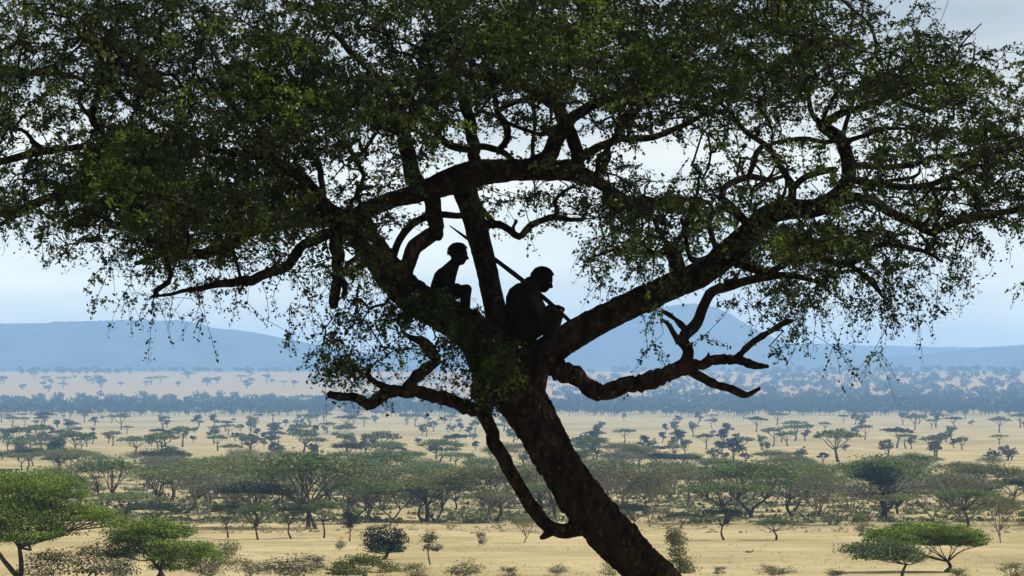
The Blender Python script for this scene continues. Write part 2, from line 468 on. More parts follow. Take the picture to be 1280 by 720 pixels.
br('branch', 2.4, (390, 237, 9), (350, 235, 8), (300, 245, 8), (250, 240, 7), (190, 225, 6))
br('branch', 2.0, (270, 188, 7), (220, 160, 7), (170, 135, 7), (135, 100, 8), (120, 60, 6), (105, 20, 4))
br('branch', -1.3, (140, 182, 7), (115, 148, 10), (121, 122, 9), (130, 100, 7), (150, 70, 5))
br('branch', -1.0, (115, 148, 6), (98, 130, 5), (106, 104, 4), (70, 92, 6), (30, 90, 5), (-20, 100, 5))
br('branch', 2.4, (345, 203, 8), (325, 165, 6), (285, 125, 6), (270, 70, 6), (240, 20, 5))
br('branch', 2.2, (405, 258, 10), (402, 220, 8), (385, 170, 7), (378, 120, 6), (350, 70, 6), (330, 20, 4))
br('branch', .6, (525, 240, 22), (515, 212, 21), (508, 182, 19), (500, 150, 15), (488, 120, 12), (465, 90, 10), (435, 60, 8), (400, 20, 6))
br('branch', 1.8, (500, 150, 9), (470, 140, 8), (430, 130, 8), (390, 125, 6), (340, 120, 5))
br('branch', -.6, (480, 112, 7), (502, 103, 9), (522, 106, 8), (545, 112, 6))
br('branch', -.8, (437, 264, 7), (440, 250, 4), (450, 245, 3), (462, 243, 3))
# crown over the middle
br('branch', .3, (594, 218, 24), (594, 200, 16), (590, 170, 15), (586, 145, 15), (578, 115, 13), (566, 85, 11), (560, 50, 9), (552, 10, 7), (548, -25, 5))
br('branch', -.4, (590, 187, 9), (575, 185, 10), (562, 181, 10), (550, 172, 9), (540, 158, 8), (525, 148, 7), (505, 140, 5))
br('branch', .5, (592, 186, 9), (606, 184, 9), (622, 187, 9), (634, 193, 8), (646, 204, 8))
br('branch', .4, (624, 187, 9), (633, 178, 9), (635, 166, 10), (630, 152, 10), (622, 140, 9), (620, 120, 7), (612, 90, 6), (605, 60, 5))
br('branch', .9, (622, 141, 7), (640, 130, 7), (660, 125, 7), (682, 122, 8))
br('branch', .3, (602, 140, 5), (620, 148, 5), (642, 156, 5), (660, 163, 5), (680, 168, 6), (698, 160, 6))
br('branch', .3, (668, 206, 5), (664, 180, 5), (667, 150, 5), (666, 128, 5))
br('branch', .1, (660, 208, 8), (668, 196, 7), (686, 190, 5))
br('branch', -.5, (678, 212, 26), (686, 195, 21), (697, 172, 20), (707, 154, 18), (692, 132, 15), (674, 119, 14), (654, 109, 13), (622, 98, 11), (590, 95, 9), (560, 80, 7), (530, 50, 5))
br('branch', .4, (724, 216, 19), (723, 200, 17), (718, 180, 16), (711, 160, 15), (716, 148, 14), (732, 136, 13), (752, 126, 12), (780, 117, 10), (815, 105, 8), (850, 80, 6), (880, 50, 5))
br('branch', -.3, (690, 130, 9), (705, 100, 8), (720, 65, 7), (730, 20, 5), (735, -20, 4))
br('branch', .9, (728, 195, 12), (747, 183, 11), (767, 175, 11), (777, 160, 10), (788, 142, 8), (800, 120, 7), (820, 90, 6), (835, 50, 5))
br('branch', .9, (770, 174, 9), (790, 172, 9), (812, 172, 9), (836, 165, 8), (862, 152, 7), (885, 140, 6), (905, 120, 5))
br('branch', 0, (702, 205, 6), (712, 200, 6), (720, 202, 5))
br('branch', .6, (740, 224, 9), (752, 210, 9), (760, 194, 8), (758, 184, 7), (764, 176, 6))
br('branch', -.4, (604, 280, 12), (616, 282, 10), (632, 286, 9), (648, 295, 9), (660, 283, 9), (680, 275, 8), (696, 272, 8), (710, 274, 6), (730, 273, 5))
br('branch', -.3, (694, 273, 7), (697, 262, 6), (694, 252, 5), (705, 240, 4), (720, 232, 3))
br('stub', -.3, (618, 282, 8), (610, 270, 6), (606, 260, 4), (600, 255, 2))
br('stub', -.4, (644, 290, 4), (642, 283, 4), (645, 278, 4))
# right side
br('branch', .6, (991, 262, 14), (991, 245, 11), (991, 233, 11), (983, 220, 9), (974, 205, 8), (965, 187, 7), (953, 178, 7), (936, 166, 7), (921, 151, 6), (908, 138, 5), (890, 115, 4), (870, 80, 4))
br('branch', .4, (992, 234, 9), (1005, 222, 9), (1024, 215, 9), (1045, 211, 9))
br('branch', .3, (953, 178, 7), (944, 190, 8), (941, 206, 7), (936, 222, 7))
br('branch', .9, (938, 284, 12), (926, 270, 11), (914, 259, 10), (902, 247, 9), (905, 234, 9), (920, 225, 9), (940, 221, 9), (962, 226, 7), (978, 222, 5))
br('branch', 1.2, (908, 255, 8), (900, 264, 8), (888, 275, 8), (890, 294, 8), (896, 312, 8))
br('branch', -.8, (848, 356, 24), (845, 330, 20), (838, 312, 16), (824, 317, 8), (798, 315, 5), (770, 312, 4), (745, 318, 3))
br('branch', -.8, (838, 314, 8), (850, 296, 5), (860, 270, 5), (872, 240, 4), (876, 210, 3))
br('branch', .1, (894, 322, 13), (872, 326, 9), (862, 320, 6), (858, 300, 5), (852, 270, 4))
br('branch', -1.0, (838, 312, 8), (826, 290, 6), (812, 265, 5), (795, 250, 4))
br('branch', -.5, (1030, 160, 11), (1043, 147, 10), (1065, 139, 10), (1090, 128, 9), (1115, 121, 8), (1150, 110, 5), (1185, 85, 3.5), (1203, 55, 2.2), (1226, 30, 1.4))
br('branch', 1.3, (1115, 121, 6), (1140, 132, 7), (1165, 137, 8), (1188, 128, 7), (1190, 115, 5), (1180, 100, 4))
br('branch', 1.2, (1052, 172, 7), (1060, 150, 6), (1068, 125, 6), (1085, 90, 5), (1095, 55, 5), (1080, 25, 4), (1050, 0, 4))
br('branch', -.8, (1026, 156, 9), (1014, 140, 7), (1008, 110, 6), (1000, 70, 5), (990, 30, 4))
br('branch', .2, (1026, 158, 7), (1035, 135, 5), (1050, 110, 5), (1062, 85, 4))
br('branch', .4, (1050, 176, 7), (1025, 176, 6), (998, 174, 6), (965, 178, 5))
br('branch', .2, (1054, 178, 7), (1080, 172, 6), (1105, 164, 6), (1130, 160, 4), (1160, 165, 3))
br('branch', .9, (1061, 206, 9), (1088, 207, 8), (1114, 210, 8), (1140, 207, 8), (1155, 201, 8), (1172, 195, 8), (1194, 195, 7), (1215, 190, 6), (1245, 180, 5), (1275, 170, 4))
br('branch', .2, (1060, 222, 13), (1074, 226, 10), (1100, 230, 9), (1130, 234, 8), (1160, 232, 8), (1180, 225, 8), (1198, 223, 8), (1212, 230, 8), (1220, 242, 8), (1229, 256, 7), (1245, 250, 6), (1275, 240, 5))
br('branch', .1, (1085, 229, 5), (1110, 224, 5), (1145, 221, 4), (1150, 210, 3))
br('branch', -.5, (1042, 252, 16), (1070, 247, 14), (1090, 252, 13), (1115, 267, 12), (1140, 277, 12), (1163, 291, 10), (1174, 287, 9), (1192, 279, 9), (1212, 274, 9), (1236, 270, 8), (1262, 264, 8), (1300, 258, 7), (1340, 262, 5))
br('branch', -.2, (1086, 250, 8), (1082, 240, 7), (1090, 230, 6))
br('branch', -.5, (1145, 279, 6), (1152, 268, 5), (1164, 260, 5), (1177, 252, 4))
br('branch', -.5, (1166, 289, 5), (1170, 275, 5), (1182, 264, 4))
br('branch', -.9, (905, 326, 14), (922, 329, 10), (938, 336, 10), (960, 338, 9), (985, 328, 9), (1010, 322, 9), (1036, 325, 9), (1060, 331, 8), (1077, 322, 7), (1090, 310, 7), (1110, 305, 6), (1136, 309, 6), (1160, 317, 5), (1178, 328, 3))
br('branch', -1.1, (1062, 331, 7), (1078, 343, 6), (1092, 357, 6), (1105, 375, 3))
br('branch', -.4, (905, 350, 5), (920, 348, 4), (912, 341, 3))
br('stub', .2, (775, 386, 5), (765, 382, 4), (756, 381, 3))

tree_base = np.array([*at(1000, 905, DT)[:2], 0]); tree_base[2] = gz(tree_base[0], tree_base[1]) - .15
tree = empty("acacia_tree", tree_base, "large dark leaning umbrella acacia filling the frame, two figures sitting in its fork", "tree")
TB = tree_base

SK_P, SK_px = [], []          # skeleton nodes in 3-D, and (px, py, dy) for depth lookup
skel = np.zeros((0, 6))       # px, py, dy, x, y, z
for bi, (name, dy_end, pts) in enumerate(BR):
    A = np.array(pts, float)
    if bi == 0: d0 = 0.0
    else:
        q = np.argmin((skel[:, 0] - A[0, 0]) ** 2 + (skel[:, 1] - A[0, 1]) ** 2)
        d0 = skel[q, 2]
    n = max(5, int(np.linalg.norm(np.diff(A[:, :2], axis=0), axis=1).sum() / (2.5 if A[:, 2].max() > 40 else 4 if A[:, 2].max() > 18 else 6)))
    s = np.concatenate([[0], np.cumsum(np.linalg.norm(np.diff(A[:, :2], axis=0), axis=1))]); s /= s[-1]
    dyv = d0 + (dy_end - d0) * s
    W = catmull(np.column_stack([A[:, 0], A[:, 1], dyv * 20, A[:, 2]]), n)
    W[:, 2] /= 20
    if A[:, 2].max() < 30:
        W[:, 0] += np.interp(np.arange(n), np.arange(0, n + 3, 3), rng.normal(0, 1.1, len(np.arange(0, n + 3, 3))))
        W[:, 1] += np.interp(np.arange(n), np.arange(0, n + 3, 3), rng.normal(0, 1.1, len(np.arange(0, n + 3, 3))))
    C = at(W[:, 0], W[:, 1], DT + W[:, 2])
    R = tw(np.maximum(W[:, 3], 1.0)) / 2
    acc = Acc()
    big = A[:, 2].max()
    sides = 44 if big > 40 else (18 if big > 18 else 9)
    dead = name in ('dead_branch', 'stub')
    if dead:    # knobbly outline of broken side shoots
        R = R * (1 + np.clip(rng.normal(0, .12, n), -.15, .3))
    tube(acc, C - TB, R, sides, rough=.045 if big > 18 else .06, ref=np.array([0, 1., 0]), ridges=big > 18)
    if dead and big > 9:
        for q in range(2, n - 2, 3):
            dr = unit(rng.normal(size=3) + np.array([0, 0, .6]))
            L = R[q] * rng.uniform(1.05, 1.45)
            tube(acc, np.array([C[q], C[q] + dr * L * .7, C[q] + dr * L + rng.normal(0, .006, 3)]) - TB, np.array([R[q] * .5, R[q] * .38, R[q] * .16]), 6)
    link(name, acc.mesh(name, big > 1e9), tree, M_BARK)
    SK = np.column_stack([W[:, 0], W[:, 1], W[:, 2], C])
    skel = np.vstack([skel, SK])

# ---- foliage density over the crown, one digit per 40 px cell, read from the crown's gaps and clumps
DENS = [
 # 0   1    2    3    4    5    6    7    8    9   10   11   12   13   14   15   16   17   18   19   20   21   22   23   24   25   26   27   28   29   30   31
 [6.0, 6.5, 6.5, 7.5, 7.0, 7.5, 6.5, 5.0, 5.0, 6.5, 7.0, 5.5, 6.5, 8.5, 9.0, 9.0, 9.0, 9.0, 9.0, 8.5, 7.0, 8.0, 8.0, 8.0, 8.0, 7.0, 4.5, 3.5, 1.2, 0.3, 0.0, 0.0],
 [6.0, 6.0, 6.5, 8.0, 7.5, 6.5, 6.0, 6.5, 8.0, 7.0, 5.5, 5.5, 7.0, 9.0, 9.5, 9.5, 9.5, 9.0, 9.0, 9.0, 8.5, 8.5, 8.5, 8.5, 9.0, 9.0, 7.5, 6.5, 6.0, 5.5, 4.0, 1.2],
 [6.5, 5.0, 5.0, 8.0, 8.5, 6.5, 6.5, 8.5, 9.5, 9.0, 8.5, 8.5, 8.0, 9.0, 8.5, 8.0, 8.0, 8.5, 9.0, 9.0, 9.5, 9.5, 9.0, 9.0, 8.0, 7.0, 6.5, 8.0, 8.0, 8.0, 8.0, 4.0],
 [6.5, 4.0, 3.5, 6.5, 6.0, 6.0, 6.0, 7.0, 9.0, 9.5, 9.0, 9.0, 9.0, 8.0, 6.0, 3.5, 3.5, 5.0, 6.0, 7.0, 7.5, 7.5, 6.0, 6.0, 5.0, 3.0, 3.5, 6.5, 7.0, 6.5, 7.0, 5.0],
 [4.0, 4.0, 5.5, 9.5, 9.5, 9.0, 8.0, 6.5, 8.5, 8.0, 5.5, 4.0, 6.0, 4.0, 2.5, 2.0, 2.5, 3.0, 4.0, 4.0, 2.0, 1.8, 4.0, 5.0, 4.0, 4.0, 5.0, 6.0, 6.5, 7.5, 8.0, 8.0],
 [4.5, 5.0, 8.5, 9.9, 9.9, 9.5, 8.0, 8.5, 8.5, 5.5, 2.5, 2.5, 4.0, 1.5, 1.0, 0.8, 0.8, 1.5, 4.0, 5.5, 4.5, 5.5, 5.0, 4.5, 2.0, 2.0, 4.0, 4.0, 3.0, 4.0, 7.0, 7.5],
 [5.0, 5.5, 7.5, 8.5, 9.5, 9.5, 9.0, 9.5, 9.5, 9.0, 6.0, 5.0, 3.0, 0.2, 0.3, 2.5, 2.5, 4.5, 7.5, 9.0, 9.0, 7.0, 4.5, 4.5, 2.0, 3.0, 3.0, 4.0, 5.0, 5.0, 6.0, 5.5],
 [0.8, 1.5, 2.5, 4.5, 7.0, 8.5, 8.0, 6.5, 3.5, 4.5, 5.0, 3.0, 0.5, 0.0, 0.0, 0.0, 0.3, 1.2, 4.0, 7.5, 7.0, 4.5, 3.0, 5.5, 9.5, 9.0, 8.0, 6.5, 5.0, 4.5, 3.5, 1.2],
 [0.0, 0.1, 0.6, 1.5, 4.5, 5.5, 4.0, 2.0, 1.8, 2.0, 4.5, 5.0, 1.0, 0.0, 0.0, 0.0, 0.0, 0.0, 1.5, 3.0, 3.5, 1.5, 1.5, 3.5, 6.5, 7.5, 7.0, 6.5, 4.0, 3.0, 1.5, 0.4],
 [0.0, 0.0, 0.0, 0.5, 1.5, 1.2, 1.0, 1.0, 1.2, 2.0, 6.0, 6.5, 6.0, 3.5, 1.0, 0.0, 0.0, 0.0, 0.0, 0.4, 0.8, 0.6, 0.4, 3.0, 3.0, 3.5, 3.5, 3.0, 1.5, 0.8, 0.3, 0.0],
 [0.0, 0.0, 0.0, 0.0, 0.2, 0.0, 0.0, 0.2, 0.3, 0.6, 6.0, 6.0, 5.5, 2.5, 0.5, 0.0, 0.0, 0.0, 0.0, 0.0, 0.8, 0.3, 0.0, 0.4, 0.8, 1.3, 1.0, 0.3, 0.0, 0.0, 0.0, 0.0],
 [0.0, 0.0, 0.0, 0.0, 0.0, 0.0, 0.0, 0.0, 0.0, 0.0, 3.5, 4.0, 3.0, 1.5, 0.0, 0.0, 0.0, 0.0, 0.0, 0.0, 0.0, 0.0, 0.0, 0.0, 0.0, 0.0, 0.0, 0.0, 0.0, 0.0, 0.0, 0.0],
 [0.0, 0.0, 0.0, 0.0, 0.0, 0.0, 0.0, 0.0, 0.0, 0.0, 0.0, 0.3, 0.3, 0.4, 0.0, 0.0, 0.0, 0.0, 0.0, 0.0, 0.0, 0.0, 0.0, 0.0, 0.0, 0.0, 0.0, 0.0, 0.0, 0.0, 0.0, 0.0]]
DENS = np.array(DENS)
DENS[8:11, 4:10] *= .55; DENS[7, 0:4] *= .7; DENS[9:12, 10:14] *= .6; DENS[7:10, 10] *= .6; DENS[3:7, 14:19] *= .85; DENS[3:6, 20:27] *= .85; DENS[8:11, 23:31] *= .8
# the crown goes on outside the frame: above and to both sides
TOP = np.clip(DENS[:1] * np.array([[.95]] * 1), 0, 9)
DENS = np.vstack([TOP * .6, TOP * .9, DENS])                       # two rows above
L2 = DENS[:, :2][:, ::-1]; R2 = DENS[:, -2:][:, ::-1]
DENS = np.hstack([L2, DENS, R2])
ROW0, COL0 = -80, -80

CL = []       # leaf clusters: px, py, dy, droop, size factor
K = 1.75
for r in range(DENS.shape[0]):
    for c in range(DENS.shape[1]):
        d = DENS[r, c]
        k = rng.poisson(d * K * np.interp(d, [0, 4, 7, 9, 10], [.8, .9, 1.15, 1.6, 2.1]) * (1.3 if c < 13 else 1.08))
        if k == 0: continue
        px = COL0 + (c + rng.random(k)) * 40; py = ROW0 + (r + rng.random(k)) * 40
        low = np.clip((py - 250) / 120, 0, 1)
        dy = np.clip(rng.normal(0, 1.9, k) * (1 - .55 * low), -3.6, 4.2)
        CL.append(np.column_stack([px, py, dy, .15 + .75 * low * rng.random(k), np.ones(k)]))
# leafy sprouts on the front of the trunk and of the left leader
def sprout(n, x0, x1, y0, y1, d0, d1):
    CL.append(np.column_stack([rng.uniform(x0, x1, n), rng.uniform(y0, y1, n), rng.uniform(d0, d1, n), rng.uniform(.3, .8, n), np.full(n, .8)]))
sprout(30, 488, 560, 362, 400, -.75, -.40)
sprout(16, 560, 600, 395, 430, -.65, -.40)
sprout(30, 592, 648, 415, 470, -.75, -.45)
sprout(10, 590, 622, 440, 480, -.7, -.45)
sprout(10, 400, 440, 440, 468, -.9, -.3)
sprout(6, 574, 604, 380, 410, .2, .5)
CL = np.vstack(CL)
# keep the clear window round the two figures, the trunk and the two dead branches free of leaves
def inpoly(px, py, poly):
    x, y = np.asarray(px), np.asarray(py); inside = np.zeros(x.shape, bool)
    j = len(poly) - 1
    for i in range(len(poly)):
        xi, yi = poly[i]; xj, yj = poly[j]
        cnd = ((yi > y) != (yj > y)) & (x < (xj - xi) * (y - yi) / (yj - yi + 1e-9) + xi)
        inside ^= cnd; j = i
    return inside
WIN = [(512, 350), (522, 318), (552, 282), (612, 292), (660, 300), (700, 284), (720, 330), (745, 355), (768, 380), (712, 408), (702, 430), (655, 415), (600, 372), (560, 352)]
HOLES = [WIN, [(786, 186), (860, 178), (866, 215), (800, 212)], [(556, 196), (588, 190), (584, 206), (552, 224)], [(606, 156), (630, 152), (632, 180), (606, 182)]]
keep = np.ones(len(CL), bool)
for h in HOLES: keep &= ~inpoly(CL[:, 0], CL[:, 1], h)
CL = CL[keep]
CP3 = at(CL[:, 0], CL[:, 1], DT + CL[:, 2])

# ---- twigs: every cluster is joined to the nearest wood
N0 = len(skel)
cap_n = N0 + len(CL) * 14
NP = np.zeros((cap_n, 3)); NP[:N0] = skel[:, 3:]
PAR = np.full(cap_n, -1); CNT = np.zeros(cap_n)
nn = N0
dmin = np.array([np.min(np.sum((NP[:N0] - p) ** 2, 1)) for p in CP3])
paths = []
for ci in np.argsort(dmin):
    p = CP3[ci]
    d2 = np.sum((NP[:nn] - p) ** 2, 1) * (1 + .0 * 1)
    q = int(np.argmin(d2))
    a = NP[q]; L = math.sqrt(d2[q])
    if L < .02: continue
    k = int(np.clip(L / .11, 2, 13))
    t = np.linspace(0, 1, k + 1)[1:, None]
    side = rng.normal(size=3) * L * .16
    side2 = rng.normal(size=3) * L * .07
    P = a + (p - a) * t + side * np.sin(t * math.pi) + side2 * np.sin(t * 2 * math.pi) + np.array([0, 0, 1.]) * L * .14 * np.sin(t * math.pi)
    idx = np.arange(nn, nn + k)
    NP[idx] = P; PAR[idx[0]] = q; PAR[idx[1:]] = idx[:-1]
    nn += k
    paths.append((q, idx)); 
CNT[:nn] = 0
for q, idx in paths: CNT[idx[-1]] += 1
for i in range(nn - 1, N0 - 1, -1):
    if PAR[i] >= N0: CNT[PAR[i]] += CNT[i]
RAD = .0036 * np.maximum(CNT, 1) ** .43
acc = Acc()
for q, idx in paths:
    C = np.vstack([NP[q], NP[idx]]); R = np.concatenate([[RAD[idx[0]]], RAD[idx]])
    tube(acc, C - TB, R, 5 if R[0] > .008 else 3, cap=False)
# twiglets with leaves
lacc = Acc()
LP, LS, LAX, LT = [], [], [], []
for ci in range(len(CL)):
    p = CP3[ci]; droop = CL[ci, 3]; sf = CL[ci, 4]
    clump = rng.random()
    for _ in range(rng.integers(4, 7)):
        d = rng.normal(size=3); d[2] = d[2] * .55 - droop * .9; d = unit(d)
        L = rng.uniform(.08, .30) * sf * (1 + .6 * droop)
        k = 4
        t = np.linspace(0, 1, k)[:, None]
        P = p + d * L * t + np.array([0, 0, -1.]) * L * droop * .8 * t ** 2 + rng.normal(0, .012, (k, 3)) * t
        tube(acc, P - TB, np.array([.0035, .003, .0025, .0018]), 3, cap=False)
        m = rng.integers(9, 17)
        s = rng.uniform(.08, 1.05, m)
        i = np.clip((s * (k - 1)).astype(int), 0, k - 2); f = (s * (k - 1) - i)[:, None]
        Q = P[i] * (1 - f) + P[i + 1] * f + rng.normal(0, .019, (m, 3))
        LP.append(Q); LS.append(rng.uniform(.026, .057, m)); LT.append(np.clip(-.1 + 1.1 * clump ** 1.3 + rng.normal(0, .15, m), 0, 1))
# long bare and half-leafed strands hanging under the crown
ST = [(192, 372, 455), (5, 275, 320), (22, 280, 312), (30, 282, 318), (62, 280, 320), (88, 300, 330), (246, 360, 418), (252, 366, 408), (345, 350, 400), (300, 352, 398), (392, 310, 430), (372, 325, 378),
      (1206, 320, 395), (1062, 370, 436), (1090, 350, 408), (1120, 350, 420), (1145, 340, 400), (1185, 330, 380), (1215, 300, 372), (1240, 300, 345), (995, 350, 412), (1020, 355, 408), (935, 355, 425), (948, 352, 400),
      (985, 346, 402), (795, 325, 365), (815, 320, 372), (775, 250, 330), (800, 390, 440), (810, 372, 418), (830, 365, 410), (455, 400, 470), (560, 428, 492), (553, 420, 470), (425, 420, 482), (165, 330, 380), (210, 340, 395),
      (1075, 350, 405), (1108, 360, 400), (1160, 322, 362), (1010, 345, 390), (1035, 350, 400), (1255, 300, 330), (140, 300, 345), (118, 290, 325), (330, 352, 412), (275, 358, 392)]
for (x, y0, y1) in ST:
    dy = rng.uniform(-1, .6)
    k = 9; yv = np.linspace(y0, y1, k); xv = x + np.cumsum(rng.normal(0, 2.0, k))
    P = at(xv, yv, DT + dy + np.cumsum(rng.normal(0, .02, k)))
    tube(acc, P - TB, np.linspace(.0045, .002, k), 3, cap=False)
    m = int((y1 - y0) * rng.uniform(.25, 1.0))
    s = rng.uniform(0, k - 1.01, m); i = s.astype(int); f = (s - i)[:, None]
    LP.append(P[i] * (1 - f) + P[i + 1] * f + rng.normal(0, .03, (m, 3))); LS.append(rng.uniform(.024, .045, m)); LT.append(rng.random(m))
LP = np.vstack(LP); LS = np.concatenate(LS); LT = np.concatenate(LT)
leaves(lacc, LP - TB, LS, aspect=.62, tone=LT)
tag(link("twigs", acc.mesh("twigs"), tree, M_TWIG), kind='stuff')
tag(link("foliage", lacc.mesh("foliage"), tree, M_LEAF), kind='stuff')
print("clusters", len(CL), "leaves", len(LP), "twig polys", sum(len(f) for f in acc.f))

# ------------------------------------------------------------------ savanna trees
def pads_umbrella(R, H, thick, n, r):
    out = [(np.array([r.normal(0, .1 * R), r.normal(0, .1 * R), H - thick * .45]), R * .55, R * .55, thick * .5)]
    for k in range(n):
        a = k * 2.4 + r.uniform(0, .8); q = R * math.sqrt((k + .7) / (n + .6)) * .78
        z = H - thick * .5 - (q / R) ** 2 * thick * r.uniform(.25, .75)
        s = R * r.uniform(.28, .42)
        out.append((np.array([q * math.cos(a), q * math.sin(a), z]), s, s, thick * r.uniform(.28, .42)))
    return out
def pads_round(R, H, r, n=9, lowf=.35):
    out = []
    for k in range(n):
        a = k * 2.4 + r.uniform(0, .9); q = R * r.uniform(.15, .68); z = H * (lowf + (1 - lowf) * r.uniform(.2, .88)); 
        q *= math.sqrt(max(.15, 1 - ((z / H - .6) / .5) ** 2)); s = R * r.uniform(.32, .5)
        out.append((np.array([q * math.cos(a), q * math.sin(a), min(z, H - s * .6)]), s, s, s * .75))
    return out

def build_tree(pads, r, nleaf, leaf, trunk_r, fork_h, lean=(0, 0), flat=.55, stems=1, branchlets=5, sides=6, clumps=26, spread=.22):
    """returns (trunk Acc, crown Acc) of one tree standing at the origin"""
    ta, ca = Acc(), Acc()
    H = max(p[0][2] + p[3] for p in pads)
    cen = np.mean([p[0] for p in pads], 0)
    forks = []
    for s in range(stems):
        b = np.array([r.normal(0, .12 * stems), r.normal(0, .12 * stems), -.15]) * (1 if stems > 1 else .2)
        fp = np.array([lean[0] + r.normal(0, .06) * H + (r.normal(0, .10) * H if stems > 1 else 0), lean[1] + r.normal(0, .06) * H, fork_h * r.uniform(.85, 1.15)])
        mid = (b + fp) / 2 + r.normal(0, .035 * H, 3) * np.array([1, 1, 0])
        C = catmull(np.array([b, mid, fp]), 7)
        tube(ta, C, np.linspace(trunk_r * 1.25, trunk_r * .75, 7) / math.sqrt(stems), sides + 2, rough=.06)
        forks.append(fp)
    tot = sum(p[1] * p[2] for p in pads)
    for (c, rx, ry, rz) in pads:
        f = forks[int(np.argmin([np.linalg.norm((c - g)[:2]) for g in forks]))]
        bot = c - np.array([0, 0, rz * .6])
        m1 = f + (bot - f) * .45 + np.array([0, 0, (bot[2] - f[2]) * r.uniform(-.12, .12)]) + r.normal(0, .03 * H, 3)
        C = catmull(np.array([f, m1, bot]), 7)
        rr = trunk_r * r.uniform(.34, .5)
        tube(ta, C, np.linspace(rr, rr * .35, 7), max(4, sides - 1), rough=.05)
        for _ in range(branchlets):
            e = c + np.array([r.uniform(-.8, .8) * rx, r.uniform(-.8, .8) * ry, r.uniform(-.2, .4) * rz])
            st = C[r.integers(3, 7)]
            mm = (st + e) / 2 + r.normal(0, .05, 3) * rx
            tube(ta, catmull(np.array([st, mm, e]), 4), np.linspace(rr * .34, rr * .1, 4), 3, cap=False)
        n = int(nleaf * rx * ry / tot)
        k = max(4, int(clumps * rx * ry / tot * len(pads)))
        u = unit(r.normal(size=(k, 3))); q = r.random((k, 1)) ** .42
        G = u * q; G[:, 2] = np.where(G[:, 2] < -.35, -.35 - (G[:, 2] + .35) * -.25, G[:, 2])
        who = r.integers(0, k, n)
        P = G[who] + r.normal(0, spread, (n, 3)) * np.array([1, 1, flat])
        P = c + P * np.array([rx, ry, rz])
        tn = np.clip(r.random(k)[who] * .6 + r.random(n) * .4, 0, 1)
        leaves(ca, P, leaf * r.uniform(.6, 1.3, n), up=.35, aspect=.6, tone=tn)
    return ta, ca

def make_proto(name, pads, seed, nleaf, leaf, trunk_r, fork_h, lm, tm=None, **kw):
    r = np.random.default_rng(seed)
    ta, ca = build_tree(pads(r), r, nleaf, leaf, trunk_r, fork_h, **kw)
    tmesh, cmesh = ta.mesh(name + "_trunk", True), ca.mesh(name + "_crown")
    tmesh.materials.append(tm or M_TRUNK); cmesh.materials.append(lm)
    return tmesh, cmesh

def plant(proto, name, loc, scale, rz, label, cat, group=None):
    """one individual: an Empty at its foot with the two parts"""
    e = empty(name, loc, label, cat, group)
    e.scale = (scale[0], scale[0], scale[1]) if np.ndim(scale) else (scale,) * 3
    e.rotation_euler = (0, 0, rz)
    for part, me in (("trunk", proto[0]), ("crown", proto[1])):
        o = bpy.data.objects.new(part, me); COL.objects.link(o); o.parent = e
    return e

def seen(proto_dims, px, py, w_px, top_py):
    """foot point and scale so that a prototype (width, height in m) shows w_px wide and up to top_py"""
    p, D = ground_pt(px, py)
    sw = w_px * D / F / proto_dims[0]; sh = (py - top_py) * D / F / proto_dims[1]
    return p, (sw, sh)

# ---- prototypes at real size (width, height)
UD, RDm, DD, SD = (11.0, 6.5), (7.0, 7.0), (11.5, 8.0), (3.1, 2.25)
U_mid = {}
for i, (mk, mm) in enumerate([('green', M_GREEN), ('olive', M_OLIVE), ('grey', M_GREY), ('dark', M_DARK)]):
    U_mid[mk] = [make_proto("umbrella_" + mk, lambda r: pads_umbrella(5.2, 6.5, 1.9, 9, r), 20 + i * 5 + s, 4200, .30, .20, 2.4, mm, None if mk != 'grey' else M_PALE) for s in range(3)]
D_mid = [make_proto("dry_tree", lambda r: pads_umbrella(5.6, 8.0, 3.0, 12, r), 60 + s, 3000, .30, .20, 2.0, (M_GREY, M_OLIVE, M_GREY)[s], M_PALE, stems=2, branchlets=9, spread=.3) for s in range(3)]
G_mid = [make_proto("tall_tree", lambda r: pads_umbrella(5.6, 8.0, 2.7, 12, r), 80 + s, 4600, .32, .22, 2.4, (M_GREEN, M_OLIVE, M_GREEN)[s], None, stems=2, branchlets=6, spread=.28) for s in range(3)]
R_mid = [make_proto("round_tree", lambda r: pads_round(3.5, 7.0, r), 90 + s, 3600, .30, .2, 2.2, (M_DARK, M_GREEN)[s % 2], stems=1) for s in range(2)]
S_mid = [make_proto("shrub", lambda r: pads_round(2.0, 2.4, r, 7, .1), 95 + s, 1500, .17, .06, .5, (M_GREY, M_OLIVE, M_DARK, M_YELL)[s], stems=3, branchlets=7, spread=.3) for s in range(4)]

